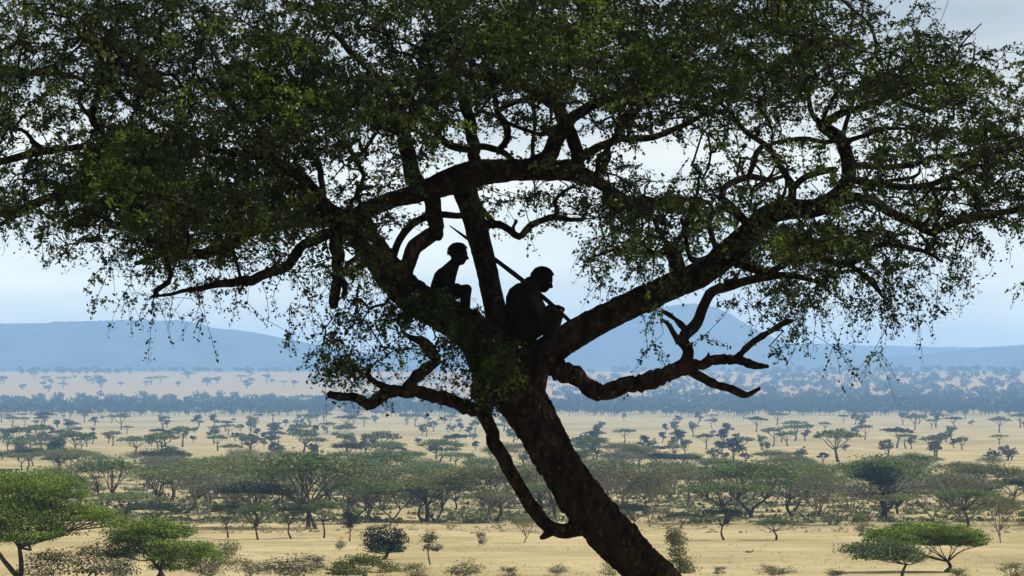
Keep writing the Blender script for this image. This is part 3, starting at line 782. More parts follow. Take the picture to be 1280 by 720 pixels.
# ---- near trees with their own shape
def near_tree(name, label, cat, foot_px, foot_py, pads_px, seed, nleaf, leaf, tr, fork_py, lm, stems=1, lean=(0, 0), branchlets=8, tm=None, D=None, grow=1.0, **kw):
    p, Dg = ground_pt(foot_px, foot_py)
    r = np.random.default_rng(seed)
    s = Dg / F
    pads = []
    for (x, y, rx, ry, dep) in pads_px:
        c = at(x, y, Dg + dep) - p
        pads.append((c, rx * s * grow, rx * s * .9 * grow, ry * s * grow))
    fork_h = (foot_py - fork_py) * s
    ta, ca = build_tree(pads, r, nleaf, leaf, tr, fork_h, lean=lean, stems=stems, branchlets=branchlets, sides=8, clumps=60, **kw)
    e = empty(name, p, label, cat)
    link("trunk", ta.mesh("trunk", True), e, tm or M_TRUNK)
    link("crown", ca.mesh("crown"), e, lm)
    return e
near_tree("acacia_tree", "bright green acacia with layered crown at the left edge", "tree", 20, 728,
          [(-20, 606, 52, 15, 0), (40, 602, 48, 15, -1), (80, 613, 34, 14, 1), (0, 640, 42, 22, -2), (45, 648, 46, 24, 1), (75, 662, 24, 12, 0), (-40, 650, 42, 24, 2), (25, 625, 40, 14, 2), (60, 634, 38, 18, 0), (30, 668, 40, 14, -1), (-10, 668, 36, 14, 1), (118, 645, 32, 10, 0), (134, 652, 22, 9, -1), (100, 636, 26, 8, 1)],
          201, 40000, .15, .22, 690, M_VIVID, stems=2, spread=.19, grow=1.15)
near_tree("acacia_tree", "bushy bright green acacia with two stepped crowns, right of the left-edge tree", "tree", 198, 726,
          [(165, 668, 34, 16, 1), (195, 664, 36, 14, 0), (222, 664, 22, 10, -1), (205, 690, 26, 15, -2), (232, 688, 30, 14, -2), (252, 698, 22, 17, 0), (180, 684, 24, 12, 1), (155, 690, 20, 10, 2), (215, 704, 26, 12, 2)],
          202, 27000, .15, .16, 702, M_VIVID, stems=2, spread=.19, grow=1.15)
near_tree("acacia_tree", "flat-topped bright green umbrella acacia at the lower right, forked trunk", "tree", 1182, 718,
          [(1110, 668, 28, 12, 0), (1140, 664, 34, 12, 1), (1172, 663, 36, 12, -1), (1204, 669, 30, 11, 0), (1224, 677, 20, 9, 0), (1160, 674, 42, 11, 2), (1125, 674, 30, 11, -2), (1190, 676, 34, 10, 2), (1095, 671, 18, 9, 1)],
          203, 30000, .14, .13, 704, M_VIVID, branchlets=10, spread=.17)
near_tree("acacia_tree", "darker sparse acacia just left of the bright umbrella acacia, lower right", "tree", 1127, 724,
          [(1078, 686, 24, 9, 0), (1105, 684, 28, 10, 1), (1132, 688, 24, 10, 0), (1090, 693, 26, 9, -1), (1118, 694, 28, 10, 0), (1146, 698, 14, 8, 1)],
          204, 8500, .16, .10, 706, M_GREEN, branchlets=12, spread=.3)
near_tree("round_tree", "round dark green tree standing alone in the open grass, lower centre-left", "tree", 480, 703,
          [(466, 672, 15, 13, 0), (482, 668, 18, 13, 0), (498, 672, 14, 12, 0), (480, 682, 24, 9, 1), (470, 686, 14, 8, -1), (494, 686, 13, 7, 0)],
          205, 5200, .18, .15, 694, M_DARK, branchlets=8)
near_tree("bush", "yellow-green bush at the bottom edge left of the trunk", "bush", 452, 724,
          [(430, 706, 18, 9, 0), (450, 700, 20, 9, 0), (468, 702, 18, 10, 1), (486, 710, 16, 9, 0), (440, 714, 22, 8, -1), (420, 714, 14, 7, 0)],
          206, 5200, .14, .07, 716, M_YELL, stems=3, branchlets=8)
near_tree("sapling", "slender olive young tree beside the right of the leaning trunk", "tree", 848, 719,
          [(842, 664, 10, 8, 0), (848, 676, 13, 9, 0), (846, 690, 12, 9, 0), (852, 702, 14, 9, 0), (838, 672, 8, 8, 0), (856, 712, 14, 7, 0)],
          207, 2600, .17, .07, 700, M_OLIVE, branchlets=7, spread=.32)
near_tree("sapling", "thin-stemmed dark sapling with a sparse tuft right of the round tree", "tree", 538, 709,
          [(534, 674, 8, 7, 0), (540, 670, 7, 6, 0), (536, 684, 7, 5, 0), (546, 686, 5, 4, 0)],
          208, 800, .17, .05, 690, M_GREY, branchlets=6, spread=.35)

def bush(px, py, w, top, kind, label, name="bush"):
    p, sc = seen(SD, px, py, w, top)
    return plant(S_mid[kind], name, p, sc, rng.uniform(0, 6.28), label, "bush")
bush(368, 727, 84, 696, 0, "wide grey leafless bush at the bottom edge left of the yellow-green bush")
bush(392, 716, 32, 697, 2, "small brownish dark bush behind the wide grey bush, bottom left")
bush(580, 726, 46, 703, 0, "low grey bush at the bottom edge right of the thin sapling")
bush(635, 728, 24, 711, 2, "tiny dark bush at the bottom edge under the side stem")
bush(697, 722, 26, 707, 0, "faint dry bush at the bottom edge left of the trunk base")
bush(765, 726, 30, 700, 1, "small olive bush tucked under the leaning trunk at the bottom edge")
bush(600, 686, 15, 668, 2, "small dark conical bush alone on the open grass left of the trunk")
bush(288, 714, 40, 680, 1, "olive upright shrub right of the stepped green acacia")
bush(314, 724, 46, 699, 0, "grey shrub beside the olive upright shrub, bottom left")
bush(112, 726, 84, 684, 1, "large olive tangled shrub between the two bright green acacias")
bush(152, 728, 62, 694, 0, "grey shrub at the bottom edge under the stepped acacia")
bush(58, 728, 66, 692, 1, "olive shrub beside the trunk of the left-edge acacia")
bush(967, 724, 46, 708, 0, "brown dry bush at the bottom edge right of centre")
bush(900, 722, 18, 711, 2, "small dark bush at the bottom edge right of the young olive tree")
bush(1043, 724, 28, 714, 0, "low grey bush at the bottom edge left of the umbrella acacia")
bush(1270, 727, 42, 706, 1, "olive bush in the bottom right corner")
bush(1196, 728, 34, 713, 1, "low olive shrub at the foot of the bright umbrella acacia")
bush(1077, 673, 32, 643, 1, "round grey-green bush behind the left of the umbrella acacia")
bush(425, 691, 14, 676, 0, "small reddish-grey bush left of the round dark tree")
bush(262, 727, 44, 700, 0, "low grey shrub at the bottom edge just right of the stepped acacia")
bush(520, 727, 40, 707, 1, "low olive shrub at the bottom edge right of the yellow-green bush")
bush(548, 692, 12, 681, 0, "tiny grey bush left of the conical dark bush")

# ---- valley trees that can be told apart
def named(kind, px, py, w, top, label, v=0):
    pool, dims = {'ug': (U_mid['green'], UD), 'uo': (U_mid['olive'], UD), 'ux': (U_mid['grey'], UD), 'ud': (U_mid['dark'], UD), 'dry': (D_mid, DD), 'tall': (G_mid, DD), 'round': (R_mid, RDm)}[kind]
    p, sc = seen(dims, px, py, w, top)
    return plant(pool[v % len(pool)], {'dry': 'dry_acacia', 'round': 'round_tree'}.get(kind, 'acacia_tree'), p, sc, rng.uniform(0, 6.28), label, "tree")
named('ud', 195, 668, 104, 630, "dark flat-topped acacia above the stepped green acacia at left", 0)
named('ud', 285, 676, 58, 629, "leftmost of the row of dark flat acacias left of the round tree", 1)
named('ug', 322, 678, 66, 632, "second dark flat acacia of the row left of the round tree", 0)
named('ud', 364, 677, 66, 632, "third flat acacia of the row left of the round tree, forked stems", 2)
named('ug', 405, 676, 60, 627, "fourth flat acacia of the row, beside the small dark round tree", 1)
named('round', 437, 680, 30, 640, "small dark round tree behind the round tree in the open grass", 0)
named('round', 1098, 655, 92, 582, "large dark blue-green round tree at right behind the umbrella acacia", 0)
named('tall', 130, 640, 108, 573, "tall pale green acacia with bare pale stems at left", 0)
named('tall', 205, 636, 78, 584, "olive spreading acacia right of the tall pale green acacia", 1)
named('dry', 250, 652, 80, 594, "grey spreading tree with one pale limb left of centre", 0)
named('ug', 280, 612, 74, 577, "broad dark green crown on the left behind the grey spreading trees", 2)
named('tall', 365, 642, 110, 574, "wide olive-green acacia crown, largest left of centre", 1)
named('dry', 455, 655, 120, 578, "wide grey-olive acacia crown with many pale stems, left of the dead branch stem", 2)
named('tall', 545, 655, 96, 592, "bright olive acacia crown left of the side stem", 1)
named('dry', 614, 658, 74, 610, "grey bare-stemmed tree seen just behind the side stem", 0)
named('tall', 600, 610, 60, 574, "mid green acacia behind the upper side stem", 2)
named('dry', 655, 682, 44, 646, "bare bluish grey tree between side stem and trunk", 1)
named('ug', 763, 640, 90, 578, "green spreading acacia just right of the trunk", 0)
named('dry', 812, 662, 66, 590, "dry grey tree with many bare stems right of the trunk", 2)
named('ud', 790, 668, 50, 630, "dark green flat crown close to the right of the trunk", 1)
named('ud', 852, 664, 60, 643, "dark low crown left of the flat umbrella in the middle right", 0)
named('ud', 905, 679, 66, 636, "dark flat umbrella tree with thin stems, middle right", 2)
named('ug', 970, 679, 72, 652, "low green umbrella tree right of the dark flat umbrella", 1)
named('dry', 925, 640, 92, 583, "grey-olive spreading tree in the middle right", 0)
named('tall', 990, 645, 84, 584, "olive green leaning tree in the middle right", 1)
named('dry', 1020, 656, 66, 590, "grey tree with dark bent stems left of the dark round tree", 1)
named('dry', 1165, 652, 84, 598, "grey-olive tree right of the dark round tree", 2)
named('dry', 1252, 682, 70, 618, "pale bare-stemmed tree near the right edge", 1)
named('round', 1010, 600, 30, 578, "small dark blue tree standing above the olive leaning tree", 0)
named('ug', 820, 604, 26, 580, "small dark round crown right of the trunk on the pale grass", 0)
named('ug', 550, 590, 66, 552, "blue-green rounded crown left of the upper side stem", 0)
named('ug', 510, 596, 60, 566, "flat blue-green crown in front of the rounded blue-green one", 1)
named('ud', 436, 590, 54, 556, "dark blue-green flat crown below the left dead branch", 0)
named('ug', 484, 588, 54, 555, "light blue-green crown right below the left dead branch", 2)
named('ug', 742, 586, 44, 549, "blue-green umbrella right of the trunk with a clear stem", 0)

# ---- woodland filling the valley, and trees dotted on the plain beyond
def zone(px):
    for lim, w in ((110, "at the left edge"), (260, "far left"), (420, "left"), (600, "just left of the trunk"), (740, "behind the trunk"), (880, "just right of the trunk"), (1030, "right of centre"), (1170, "right")):
        if px < lim: return w
    return "at the right edge"
GROUP_W = "trees of the valley woodland"
LAB_W = {'ug': "green flat-crowned acacia in the valley woodland", 'uo': "olive flat-crowned acacia in the valley woodland",
         'ux': "grey pale-stemmed acacia in the valley woodland", 'ud': "dark flat-crowned acacia in the valley woodland",
         'dry': "grey-brown bare-stemmed tree in the valley woodland", 'tall': "tall broad-crowned tree in the valley woodland",
         'round': "dark rounded tree in the valley woodland"}
placed = []
def spaced(p, md):
    for q in placed:
        if (q[0] - p[0]) ** 2 + ((q[1] - p[1]) * .6) ** 2 < md * md: return False
    placed.append((p[0], p[1])); return True
cnt = 0
while cnt < 170:
    px = rng.uniform(-120, 1400); py = 586 + 78 * rng.random() ** .9
    if 650 < py and rng.random() < .35: continue
    if rng.random() > .62 + .45 * math.sin(px * .017 + .5) * math.sin(py * .11 + px * .006): continue
    p, D = ground_pt(px, py)
    if not spaced(p, 5.5): continue
    k = rng.choice(['ug', 'uo', 'ux', 'ud', 'dry', 'tall', 'round'], p=[.27, .22, .08, .06, .16, .17, .04])
    pool = {'ug': U_mid['green'], 'uo': U_mid['olive'], 'ux': U_mid['grey'], 'ud': U_mid['dark'], 'dry': D_mid, 'tall': G_mid, 'round': R_mid}[k]
    s = rng.uniform(.7, 1.4)
    plant(pool[rng.integers(len(pool))], {'dry': 'dry_acacia', 'round': 'round_tree'}.get(k, 'acacia_tree'), p, (s * rng.uniform(1.0, 1.3), s * rng.uniform(.68, .95)), rng.uniform(0, 6.28), ("small " if s < .9 else "large " if s > 1.2 else "") + LAB_W[k] + ", " + zone(px) + (", front row" if py > 640 else ", middle rows" if py > 612 else ", back rows"), "tree", GROUP_W)
    cnt += 1

def far_proto(pads, seed, nleaf, leaf, tr, fork, lm, **kw):
    r = np.random.default_rng(seed)
    ta, ca = build_tree(pads(r), r, nleaf, leaf, tr, fork, branchlets=1, sides=4, clumps=12, **kw)
    A = Acc()
    A.v = ta.v + ca.v; A.t = ta.t + ca.t
    A.f = ta.f + [f + ta.n for f in ca.f]; A.n = ta.n + ca.n
    A.mi = ta.mi + [np.full(len(m), 1) for m in ca.mi]
    me = A.mesh("far_tree"); me.materials.append(M_TRUNK); me.materials.append(lm)
    return me
FU = [far_proto(lambda r: pads_umbrella(5.0, 6.5, 1.7, 6, r), 300 + s, 600, .8, .28, 2.6, (M_GREEN, M_DARK, M_GREEN, M_GREY)[s]) for s in range(4)]
FR = [far_proto(lambda r: pads_round(3.0, 6.0, r, 6), 320 + s, 500, .8, .3, 2.0, (M_DARK, M_GREEN, M_GREY)[s]) for s in range(3)]
FB = [far_proto(lambda r: pads_round(2.2, 3.6, r, 5, .1), 340 + s, 300, .7, .2, 1.0, (M_DARK, M_GREY)[s]) for s in range(2)]
LAB_F = {0: "small flat acacia on the pale plain", 1: "small rounded tree on the pale plain", 2: "small bush on the pale plain"}
def far_tree(px, py, kind, s, ridge=False):
    p, D = ground_pt(px, py)
    me = [FU, FR, FB][kind]; me = me[rng.integers(len(me))]
    o = bpy.data.objects.new(("acacia_tree", "round_tree", "bush")[kind], me); COL.objects.link(o)
    o.location = p; w = 1.35 if ridge else 1.0
    o.scale = (s * w * rng.uniform(.85, 1.2), s * w * rng.uniform(.85, 1.2), s / w ** .5 * rng.uniform(.85, 1.15)); o.rotation_euler = (0, 0, rng.uniform(0, 6.28))
    if ridge: tag(o, ("hazy flat acacia on the far rise below the hills, ", "hazy rounded tree on the far rise below the hills, ", "hazy bush on the far rise below the hills, ")[kind] + zone(px), "bush" if kind == 2 else "tree", "trees on the far rise")
    else: tag(o, LAB_F[kind].replace("small", "tiny" if s < 1.05 else "small" if s < 1.38 else "larger") + ", " + zone(px) + (", near part" if py > 562 else ", middle part" if py > 541 else ", far part"), "bush" if kind == 2 else "tree", "trees dotted over the plain")
n = 0
while n < 330:
    px = rng.uniform(-80, 1360); t = rng.random()
    py = 523.5 + 60 * t ** 1.5
    clus = math.sin(px * .021 + 1) + math.sin(px * .0087 + py * .09)
    right_open = px > 880 and py < 556
    if rng.random() > (.6 + .2 * clus) * (.55 if right_open else 1): continue
    k = rng.choice([0, 1, 2], p=[.36, .36, .28])
    far_tree(px, py, k, rng.uniform(.8, 1.5) * (1.25 if py < 540 else 1))
    n += 1
for i in range(80):                                # left rise: single file of trees on the pale slope
    px = rng.uniform(-60, 700); py = rng.choice([rng.uniform(478, 484), rng.uniform(470, 492)], p=[.65, .35])
    far_tree(px, py, rng.choice([0, 1, 2], p=[.25, .6, .15]), rng.uniform(1.9, 3.2), True)

# ---- far woodland belts that read as one mass
def belt(name, label, spots):
    acc = Acc()
    for (px, py, h) in spots:
        p, D = ground_pt(px, py)
        r = rng
        w = h * r.uniform(.8, 1.5)
        tube(acc, np.array([p + [0, 0, -.3], p + [r.normal(0, .2), 0, h * .55]]), np.array([.35, .22]), 4, cap=False)
        m = 42
        u = unit(r.normal(size=(m, 3))) * r.random((m, 1)) ** .4
        c = p + np.array([0, 0, h * .66])
        leaves(acc, c + u * np.array([w * .5, w * .5, h * .34]), h * .34 * r.uniform(.6, 1.2, m), up=.2, aspect=.7, mi=1, tone=np.full(m, r.random()) * .6 + r.random(m) * .4)
    o = link(name, acc.mesh(name), None, M_TRUNK)
    o.data.materials.append(M_DARK)
    return tag(o, label, "woodland", kind='stuff')
sp = [(rng.uniform(-420, 1700), rng.triangular(498, 518, 521.5), rng.uniform(9, 15)) for _ in range(3000)]
belt("woodland_belt", "blue hazy belt of trees across the far edge of the plain", sp)
sp = []
while len(sp) < 1000:
    px = rng.uniform(640, 1440); py = 464.5 + 50 * rng.random() ** 1.2
    if rng.random() < np.interp(px, [640, 760, 900, 1000, 1440], [.25, .45, .65, 1, 1]): sp.append((px, py, rng.uniform(11, 19)))
belt("hillside_woodland", "blue hazy scattered woodland on the far rise at right", sp)
sp = [(rng.uniform(-160, 720), rng.uniform(464, 467), rng.uniform(9, 16)) for _ in range(200)] + [(rng.normal(95, 45), rng.uniform(464, 470), rng.uniform(8, 13)) for _ in range(50)]
belt("ridge_woodland", "thin blue line of trees along the top of the far rise", sp)

# ---- low cover
def cover(name, label, n, y0, y1, size, m, k=5):
    acc = Acc()
    px = rng.uniform(-140, 1420, n); py = rng.uniform(y0, y1, n)
    P = []
    for a, b in zip(px, py): P.append(ground_pt(a, b)[0])
    P = np.array(P)
    s = rng.uniform(.5, 1.4, n) * size
    for j in range(k):
        Q = P + rng.normal(0, .6, (n, 3)) * s[:, None] * np.array([1, 1, 0]) + np.array([0, 0, .35]) * s[:, None] * rng.random((n, 1))
        leaves(acc, Q, s * rng.uniform(.5, 1.0, n), up=.1, aspect=.6)
    return tag(link(name, acc.mesh(name), None, m), label, "ground cover", kind='stuff')
cover("dry_scrub", "low dry grey scrub growing under the valley woodland", 2400, 598, 670, .55, M_STRAW, 8)
cover("green_scrub", "low olive undergrowth between the woodland trunks", 2200, 600, 658, 1.15, M_OLIVE, 14)
acc = Acc()
n = 2600
px = rng.uniform(-120, 1400, n); py = 648 + 88 * rng.random(n) ** .8
GP3 = np.array([ground_pt(a, b)[0] for a, b in zip(px, py)])
ok = np.sin(GP3[:, 0] * .11 + GP3[:, 1] * .05) + np.sin(GP3[:, 0] * .043 - GP3[:, 1] * .09) + rng.normal(0, .8, n) > -.3
GP3 = GP3[ok]
for j in range(6):
    h = rng.uniform(.08, .22, len(GP3))
    leaves(acc, GP3 + rng.normal(0, .22, GP3.shape) * [1, 1, 0] + np.array([0, 0, .5]) * h[:, None], h, aspect=.28, axis=np.array([0, 0, 2.2]) + rng.normal(0, .3, GP3.shape))
tag(link("tall_grass", acc.mesh("tall_grass"), None, M_STRAW), "dry straw grass standing in patches over the open foreground", "grass", kind="stuff")

# fallen branch on the open grass
p, D = ground_pt(938, 694)
acc = Acc()
s = D / F
C = np.array([[-5, 0, 1.0], [-3, .1, .7], [0, 0, .6], [2.2, -.1, 1.6], [4, 0, 4.0]]) * np.array([s, 1, s])
tube(acc, catmull(C, 12), np.linspace(.10, .04, 12), 7, rough=.08)
tube(acc, np.array([C[1], C[1] + [.05, .1, .25]]), np.array([.035, .012]), 5)
o = link("fallen_branch", acc.mesh("fallen_branch", True), None, M_TRUNK); o.location = p
tag(o, "small bent brown fallen branch lying on the open grass at right", "branch")

# ------------------------------------------------------------------ the two people and the staff
def simple_mat(name, col, rough=.8):
    m, n, l = mat(name)
    out = n.new("ShaderNodeOutputMaterial"); bs = n.new("ShaderNodeBsdfPrincipled")
    no = n.new("ShaderNodeTexNoise"); no.inputs['Scale'].default_value = 14; no.inputs['Detail'].default_value = 5
    tx = n.new("ShaderNodeTexCoord"); l.new(tx.outputs['Object'], no.inputs['Vector'])
    r = ramp(n, [(.3, tuple(c * .7 for c in col)), (.7, tuple(c * 1.3 for c in col))])
    l.new(no.outputs['Fac'], r.inputs['Fac']); l.new(r.outputs['Color'], bs.inputs['Base Color'])
    bs.inputs['Roughness'].default_value = rough; bs.inputs['Specular IOR Level'].default_value = .04
    l.new(bs.outputs[0], out.inputs['Surface'])
    return m
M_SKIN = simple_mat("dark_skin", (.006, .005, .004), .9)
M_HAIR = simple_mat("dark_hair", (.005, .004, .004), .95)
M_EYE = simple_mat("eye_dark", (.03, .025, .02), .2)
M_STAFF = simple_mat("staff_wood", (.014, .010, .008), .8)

def capsule(acc, a, b, ra, rb, seg=12):
    a, b = np.asarray(a, float), np.asarray(b, float)
    d = unit(b - a)
    ts = []
    for k in (-1, -.85, -.5): ts.append((a + d * ra * k, ra * math.sqrt(max(0.01, 1 - k * k))))
    for k in np.linspace(0, 1, 5): ts.append((a + (b - a) * k, ra + (rb - ra) * k))
    for k in (.5, .85, 1): ts.append((b + d * rb * k, rb * math.sqrt(max(0.01, 1 - k * k))))
    tube(acc, np.array([t[0] for t in ts]), np.array([t[1] for t in ts]), seg)
def ball(acc, c, r, axes=None):
    r = np.broadcast_to(r, (3,)).astype(float)
    nu, nv = 16, 10
    th = np.linspace(0, 2 * math.pi, nu, endpoint=False); ph = np.linspace(0, math.pi, nv)[1:-1]
    V = np.array([[math.sin(p) * math.cos(t), math.sin(p) * math.sin(t), math.cos(p)] for p in ph for t in th] + [[0, 0, 1], [0, 0, -1]])
    V = V * r
    if axes is not None: V = V @ np.asarray(axes)
    V = V + np.asarray(c)
    f4 = []; f3 = []
    for i in range(len(ph) - 1):
        for j in range(nu):
            k = (j + 1) % nu
            f4.append([i * nu + j, (i + 1) * nu + j, (i + 1) * nu + k, i * nu + k])
    m = len(ph) * nu
    for j in range(nu):
        k = (j + 1) % nu
        f3.append([j, k, m]); f3.append([(len(ph) - 1) * nu + k, (len(ph) - 1) * nu + j, m + 1])
    acc.add(V, np.array(f4)); off = acc.n - len(V)
    acc.f.append(np.array(f3) + off); acc.mi.append(np.zeros(len(f3)))

def fuse(acc, voxel, smooth=6):
    """one continuous skin over overlapping pieces"""
    me = acc.mesh("tmp")
    o = bpy.data.objects.new("tmp", me); COL.objects.link(o)
    rm = o.modifiers.new("r", 'REMESH'); rm.mode = 'VOXEL'; rm.voxel_size = voxel
    sm = o.modifiers.new("s", 'SMOOTH'); sm.factor = .5; sm.iterations = smooth
    dg = bpy.context.evaluated_depsgraph_get()
    ev = o.evaluated_get(dg)
    out = bpy.data.meshes.new_from_object(ev)
    bpy.data.objects.remove(o); bpy.data.meshes.remove(me)
    out.polygons.foreach_set('use_smooth', np.full(len(out.polygons), True))
    return out

def hand(acc, wrist, fwd, palm_n, curl=.9, side=1, s=1.0):
    """palm and five bent fingers; fwd = finger direction, palm_n = way the palm faces"""
    f = unit(np.asarray(fwd, float)); pn = unit(np.asarray(palm_n, float) - f * np.dot(palm_n, f)); l = np.cross(f, pn) * side
    w = np.asarray(wrist, float)
    for k in np.linspace(-.028, .028, 4):
        capsule(acc, w + f * .01 * s, w + (f * .085 + l * k) * s, .017 * s, .013 * s, 8)
    for k, L in zip((-.033, -.011, .011, .032), (.060, .078, .085, .074)):
        b = w + (f * .088 + l * k) * s
        d1 = unit(f * math.cos(curl * .5) + pn * math.sin(curl * .5)); m1 = b + d1 * L * .45 * s
        d2 = unit(f * math.cos(curl * 1.3) + pn * math.sin(curl * 1.3)); m2 = m1 + d2 * L * .33 * s
        d3 = unit(f * math.cos(curl * 2.0) + pn * math.sin(curl * 2.0)); m3 = m2 + d3 * L * .25 * s
        capsule(acc, b, m1, .0095 * s, .009 * s, 7); capsule(acc, m1, m2, .009 * s, .0082 * s, 7); capsule(acc, m2, m3, .0082 * s, .007 * s, 7)
    b = w + (f * .03 + l * .034) * s
    m1 = b + unit(f * .6 + l * .8 + pn * .3) * .042 * s; m2 = m1 + unit(f * .7 + l * .2 + pn * .7) * .034 * s
    capsule(acc, b, m1, .012 * s, .0105 * s, 7); capsule(acc, m1, m2, .0105 * s, .008 * s, 7)

def foot(acc, ankle, fwd, s=1.0):
    a = np.asarray(ankle, float); f = unit(np.asarray(fwd, float)); lat = np.array([0, 1., 0])
    capsule(acc, a, a + np.array([0, 0, -.035]) * s - f * .02 * s, .034 * s, .032 * s)
    capsule(acc, a + np.array([0, 0, -.03]) * s, a + (f * .10 + np.array([0, 0, -.045])) * s, .034 * s, .030 * s)
    for k, L in zip((-.030, -.014, 0, .013, .025), (.055, .05, .045, .04, .034)):
        b = a + (f * .10 + lat * k + np.array([0, 0, -.05])) * s
        capsule(acc, b, b + f * L * s, .014 * s, .011 * s, 7)

def head(acc, c, f, up, s=1.0):
    """c centre of the skull, f facing direction, up head axis; returns eye centres"""
    f = unit(np.asarray(f, float)); up = unit(np.asarray(up, float) - f * np.dot(f, up)); l = np.cross(up, f)
    ax = np.array([f, l, up])
    c = np.asarray(c, float)
    def at_(a, b, d): return c + (f * a + l * b + up * d) * s
    ball(acc, at_(-.008, 0, .022), np.array([.100, .076, .090]) * s, ax)
    ball(acc, at_(.022, 0, -.045), np.array([.066, .055, .070]) * s, ax)          # face and jaw
    ball(acc, at_(.050, 0, -.082), np.array([.030, .030, .024]) * s, ax)          # chin
    capsule(acc, at_(.082, -.034, .018), at_(.082, .034, .018), .013 * s, .013 * s, 8)   # brow
    capsule(acc, at_(.086, 0, .004), at_(.104, 0, -.030), .010 * s, .016 * s, 8)  # nose
    ball(acc, at_(.098, 0, -.036), np.array([.014, .020, .010]) * s, ax)
    capsule(acc, at_(.078, -.018, -.056), at_(.078, .018, -.056), .011 * s, .011 * s, 8) # upper lip
    capsule(acc, at_(.076, -.016, -.069), at_(.076, .016, -.069), .011 * s, .011 * s, 8) # lower lip
    for e in (-1, 1):
        ball(acc, at_(-.005, e * .076, -.012), np.array([.020, .009, .032]) * s, ax)
    return [at_(.076, e * .031, .002) for e in (-1, 1)], ax

def hair_cap(c, f, up, s):
    f = unit(np.asarray(f, float)); up = unit(np.asarray(up, float) - f * np.dot(f, up)); l = np.cross(up, f); ax = np.array([f, l, up])
    acc = Acc()
    n = 1500
    u = unit(rng.normal(size=(n, 3)))
    ok = (u[:, 2] > .18 - .5 * (u[:, 0] < 0) * np.abs(u[:, 0]) * 1.3 + .35 * (u[:, 0] > .5))
    u = u[ok]
    P = u * np.array([.103, .079, .093]) + np.array([-.008, 0, .022])
    P = P + u * .004
    ball(acc, (np.array([-.012, 0, .028]) * s) @ ax, np.array([.100, .0785, .090]) * s, ax)
    W = (P * s) @ ax; U = u @ ax
    leaves(acc, W + U * .004, .020 * s, aspect=.7, axis=U)
    me = acc.mesh("hair")
    return me

def build_person(label, d0, J, facing, seat_px, head_up, hands, s=1.0, feet_dir=(1, 0, 0), bulk=1.0, hs=1.0):
    """J: joint name -> (px, py, depth offset)"""
    def W(n): x, y, d = J[n]; return at(x, y, DT + d0 + d)
    base = W('hip')
    acc = Acc()
    B = lambda n: W(n) - base
    # trunk of the body: pelvis, belly, chest, shoulders
    hipL, hipR, shL, shR = B('hip_l'), B('hip_r'), B('sh_l'), B('sh_r')
    hd = s * hs; b0 = s; s = s * bulk
    capsule(acc, hipL, hipR, .105 * s, .105 * s)
    for a, b, ra, rb in (('hip', 'belly', .125, .122), ('belly', 'chest', .122, .140), ('chest', 'neck', .135, .075)):
        for off in (-.055, 0, .055):
            o = np.array([0, off, 0]) * s
            capsule(acc, B(a) + o, B(b) + o * .8, ra * s * .86, rb * s * .86)
    capsule(acc, shL, shR, .070 * s, .070 * s)
    capsule(acc, B('neck'), B('head') - np.array([0, 0, .02]), .058 * s, .055 * s)
    for e in ('_l', '_r'):
        capsule(acc, B('chest'), B('sh' + e), .09 * s, .068 * s)
        capsule(acc, B('sh' + e), B('el' + e), .058 * s, .044 * s)
        capsule(acc, B('el' + e), B('wr' + e), .044 * s, .028 * s)
        capsule(acc, B('hip' + e), B('kn' + e), .092 * s, .060 * s)
        mid = B('kn' + e) * .68 + B('an' + e) * .32
        capsule(acc, B('kn' + e), mid, .058 * s, .056 * s)
        capsule(acc, mid, B('an' + e), .056 * s, .034 * s)
        foot(acc, B('an' + e), feet_dir, b0)
        h = hands[e]
        hand(acc, B('wr' + e), h[0], h[1], h[2], side=1 if e == '_l' else -1, s=b0)
    s = hd
    eyes, ax = head(acc, B('head'), facing, head_up, s)
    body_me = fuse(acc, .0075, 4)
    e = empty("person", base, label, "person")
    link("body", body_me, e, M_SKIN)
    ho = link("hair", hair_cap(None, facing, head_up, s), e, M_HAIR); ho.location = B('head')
    for q in eyes:
        a = Acc(); ball(a, np.zeros(3), .0125 * s); eo = link("eye", a.mesh("eye", True), e, M_EYE); eo.location = q
    return e

# left sitter: upright-leaning, knees out over the left leader, looks right
build_person("slim dark person sitting on the left limb, leaning forward, empty handed", -.12,
    dict(hip=(552, 371, 0), belly=(550, 360, 0), chest=(556, 348, 0), neck=(567, 331, 0), head=(573, 318, 0),
         hip_l=(553, 371, -.08), hip_r=(553, 371, .08), sh_l=(561, 340, -.15), sh_r=(561, 340, .15),
         kn_l=(583, 362, -.20), kn_r=(581, 363, .04), an_l=(579, 396, -.26), an_r=(584, 386, -.02),
         el_l=(556, 364, -.24), el_r=(558, 362, .22), wr_l=(572, 357, -.22), wr_r=(571, 357, .10)),
    (.95, -.12, -.12), None, (.12, 0, 1), {'_l': ((.9, .1, -.1), (0, 0, -1), .6), '_r': ((.9, -.2, -.1), (0, 0, -1), .6)}, s=.90, bulk=1.12, hs=1.12)
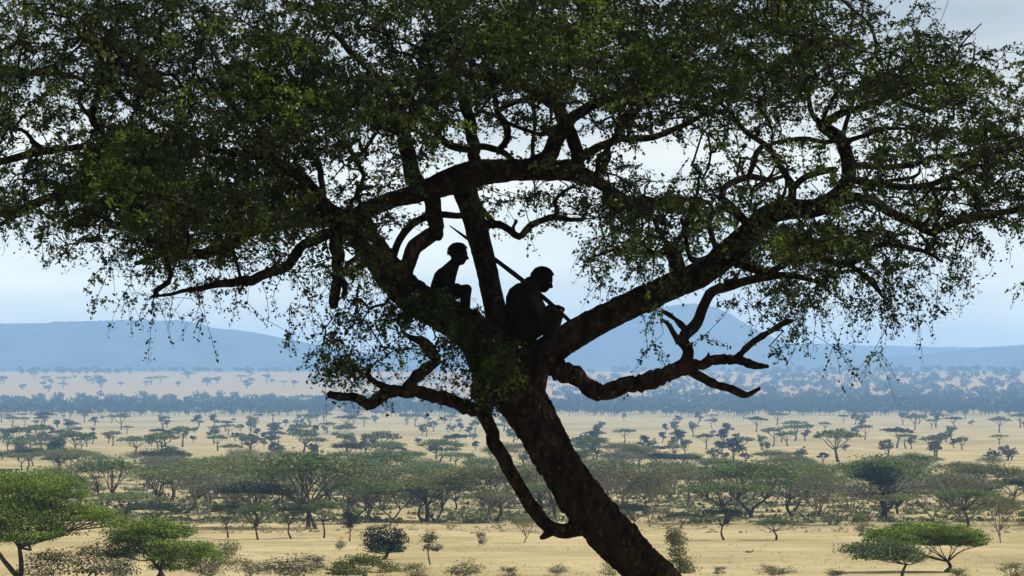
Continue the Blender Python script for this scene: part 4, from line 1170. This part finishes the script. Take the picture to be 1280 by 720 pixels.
# right sitter: hunched in the fork, knees drawn up, one hand on the staff
build_person("hunched dark person crouched in the tree fork with knees drawn up, holding a long staff", .08,
    dict(hip=(652, 412, 0), belly=(651, 396, 0), chest=(654, 375, 0), neck=(664, 357, 0), head=(678, 350, 0),
         hip_l=(654, 415, -.10), hip_r=(654, 415, .10), sh_l=(660, 363, -.19), sh_r=(661, 362, .19),
         kn_l=(693, 396, -.16), kn_r=(690, 399, .16), an_l=(683, 438, -.18), an_r=(687, 428, .13),
         el_l=(675, 396, -.26), el_r=(678, 392, .25), wr_l=(690, 384, -.10), wr_r=(692, 385, .30)),
    (.90, -.15, -.34), None, (.34, 0, 1), {'_l': ((.5, .75, .1), (.3, -.2, -1), 1.0), '_r': ((.75, -.5, .1), (0, 0, -1), 1.0)}, s=1.0, bulk=1.58, hs=1.15)
# the staff: runs behind the middle leader, over the shoulder and through the hands
P = np.array([at(562, 282, DT + .62), at(600, 310, DT + .52), at(655, 352, DT + .36), at(690, 381, DT + .16), at(717, 406, DT + .02)])
acc = Acc()
b0 = P[-1]
tube(acc, catmull(P - b0, 26), np.interp(np.arange(26), [0, 3, 12, 25], [.006, .017, .027, .020]), 10, rough=.03)
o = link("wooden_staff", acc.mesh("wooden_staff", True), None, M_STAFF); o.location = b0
tag(o, "long straight dark wooden staff slanting behind the middle limb to the hunched person's hands", "staff")

# ------------------------------------------------------------------ the hazy air
def haze():
    x, y0, y1, z0, z1 = 7600, -900, 17200, -27.0, 400
    me = bpy.data.meshes.new("haze")
    v = [(-x, y0, z0), (x, y0, z0), (x, y1, z0), (-x, y1, z0), (-x, y0, z1), (x, y0, z1), (x, y1, z1), (-x, y1, z1)]
    f = [(0, 3, 2, 1), (4, 5, 6, 7), (0, 1, 5, 4), (1, 2, 6, 5), (2, 3, 7, 6), (3, 0, 4, 7)]
    me.from_pydata(v, [], f); me.update()
    m, n, l = mat("haze_air")
    out = n.new("ShaderNodeOutputMaterial"); pv = n.new("ShaderNodeVolumePrincipled")
    pv.inputs['Color'].default_value = (.315, .57, 1.0, 1)
    pv.inputs['Density'].default_value = 1.25e-4
    pv.inputs['Anisotropy'].default_value = 0.0
    l.new(pv.outputs[0], out.inputs['Volume'])
    return tag(link("haze", me, None, m), "pale blue haze filling the air over the plain", "haze", kind='stuff')
haze()
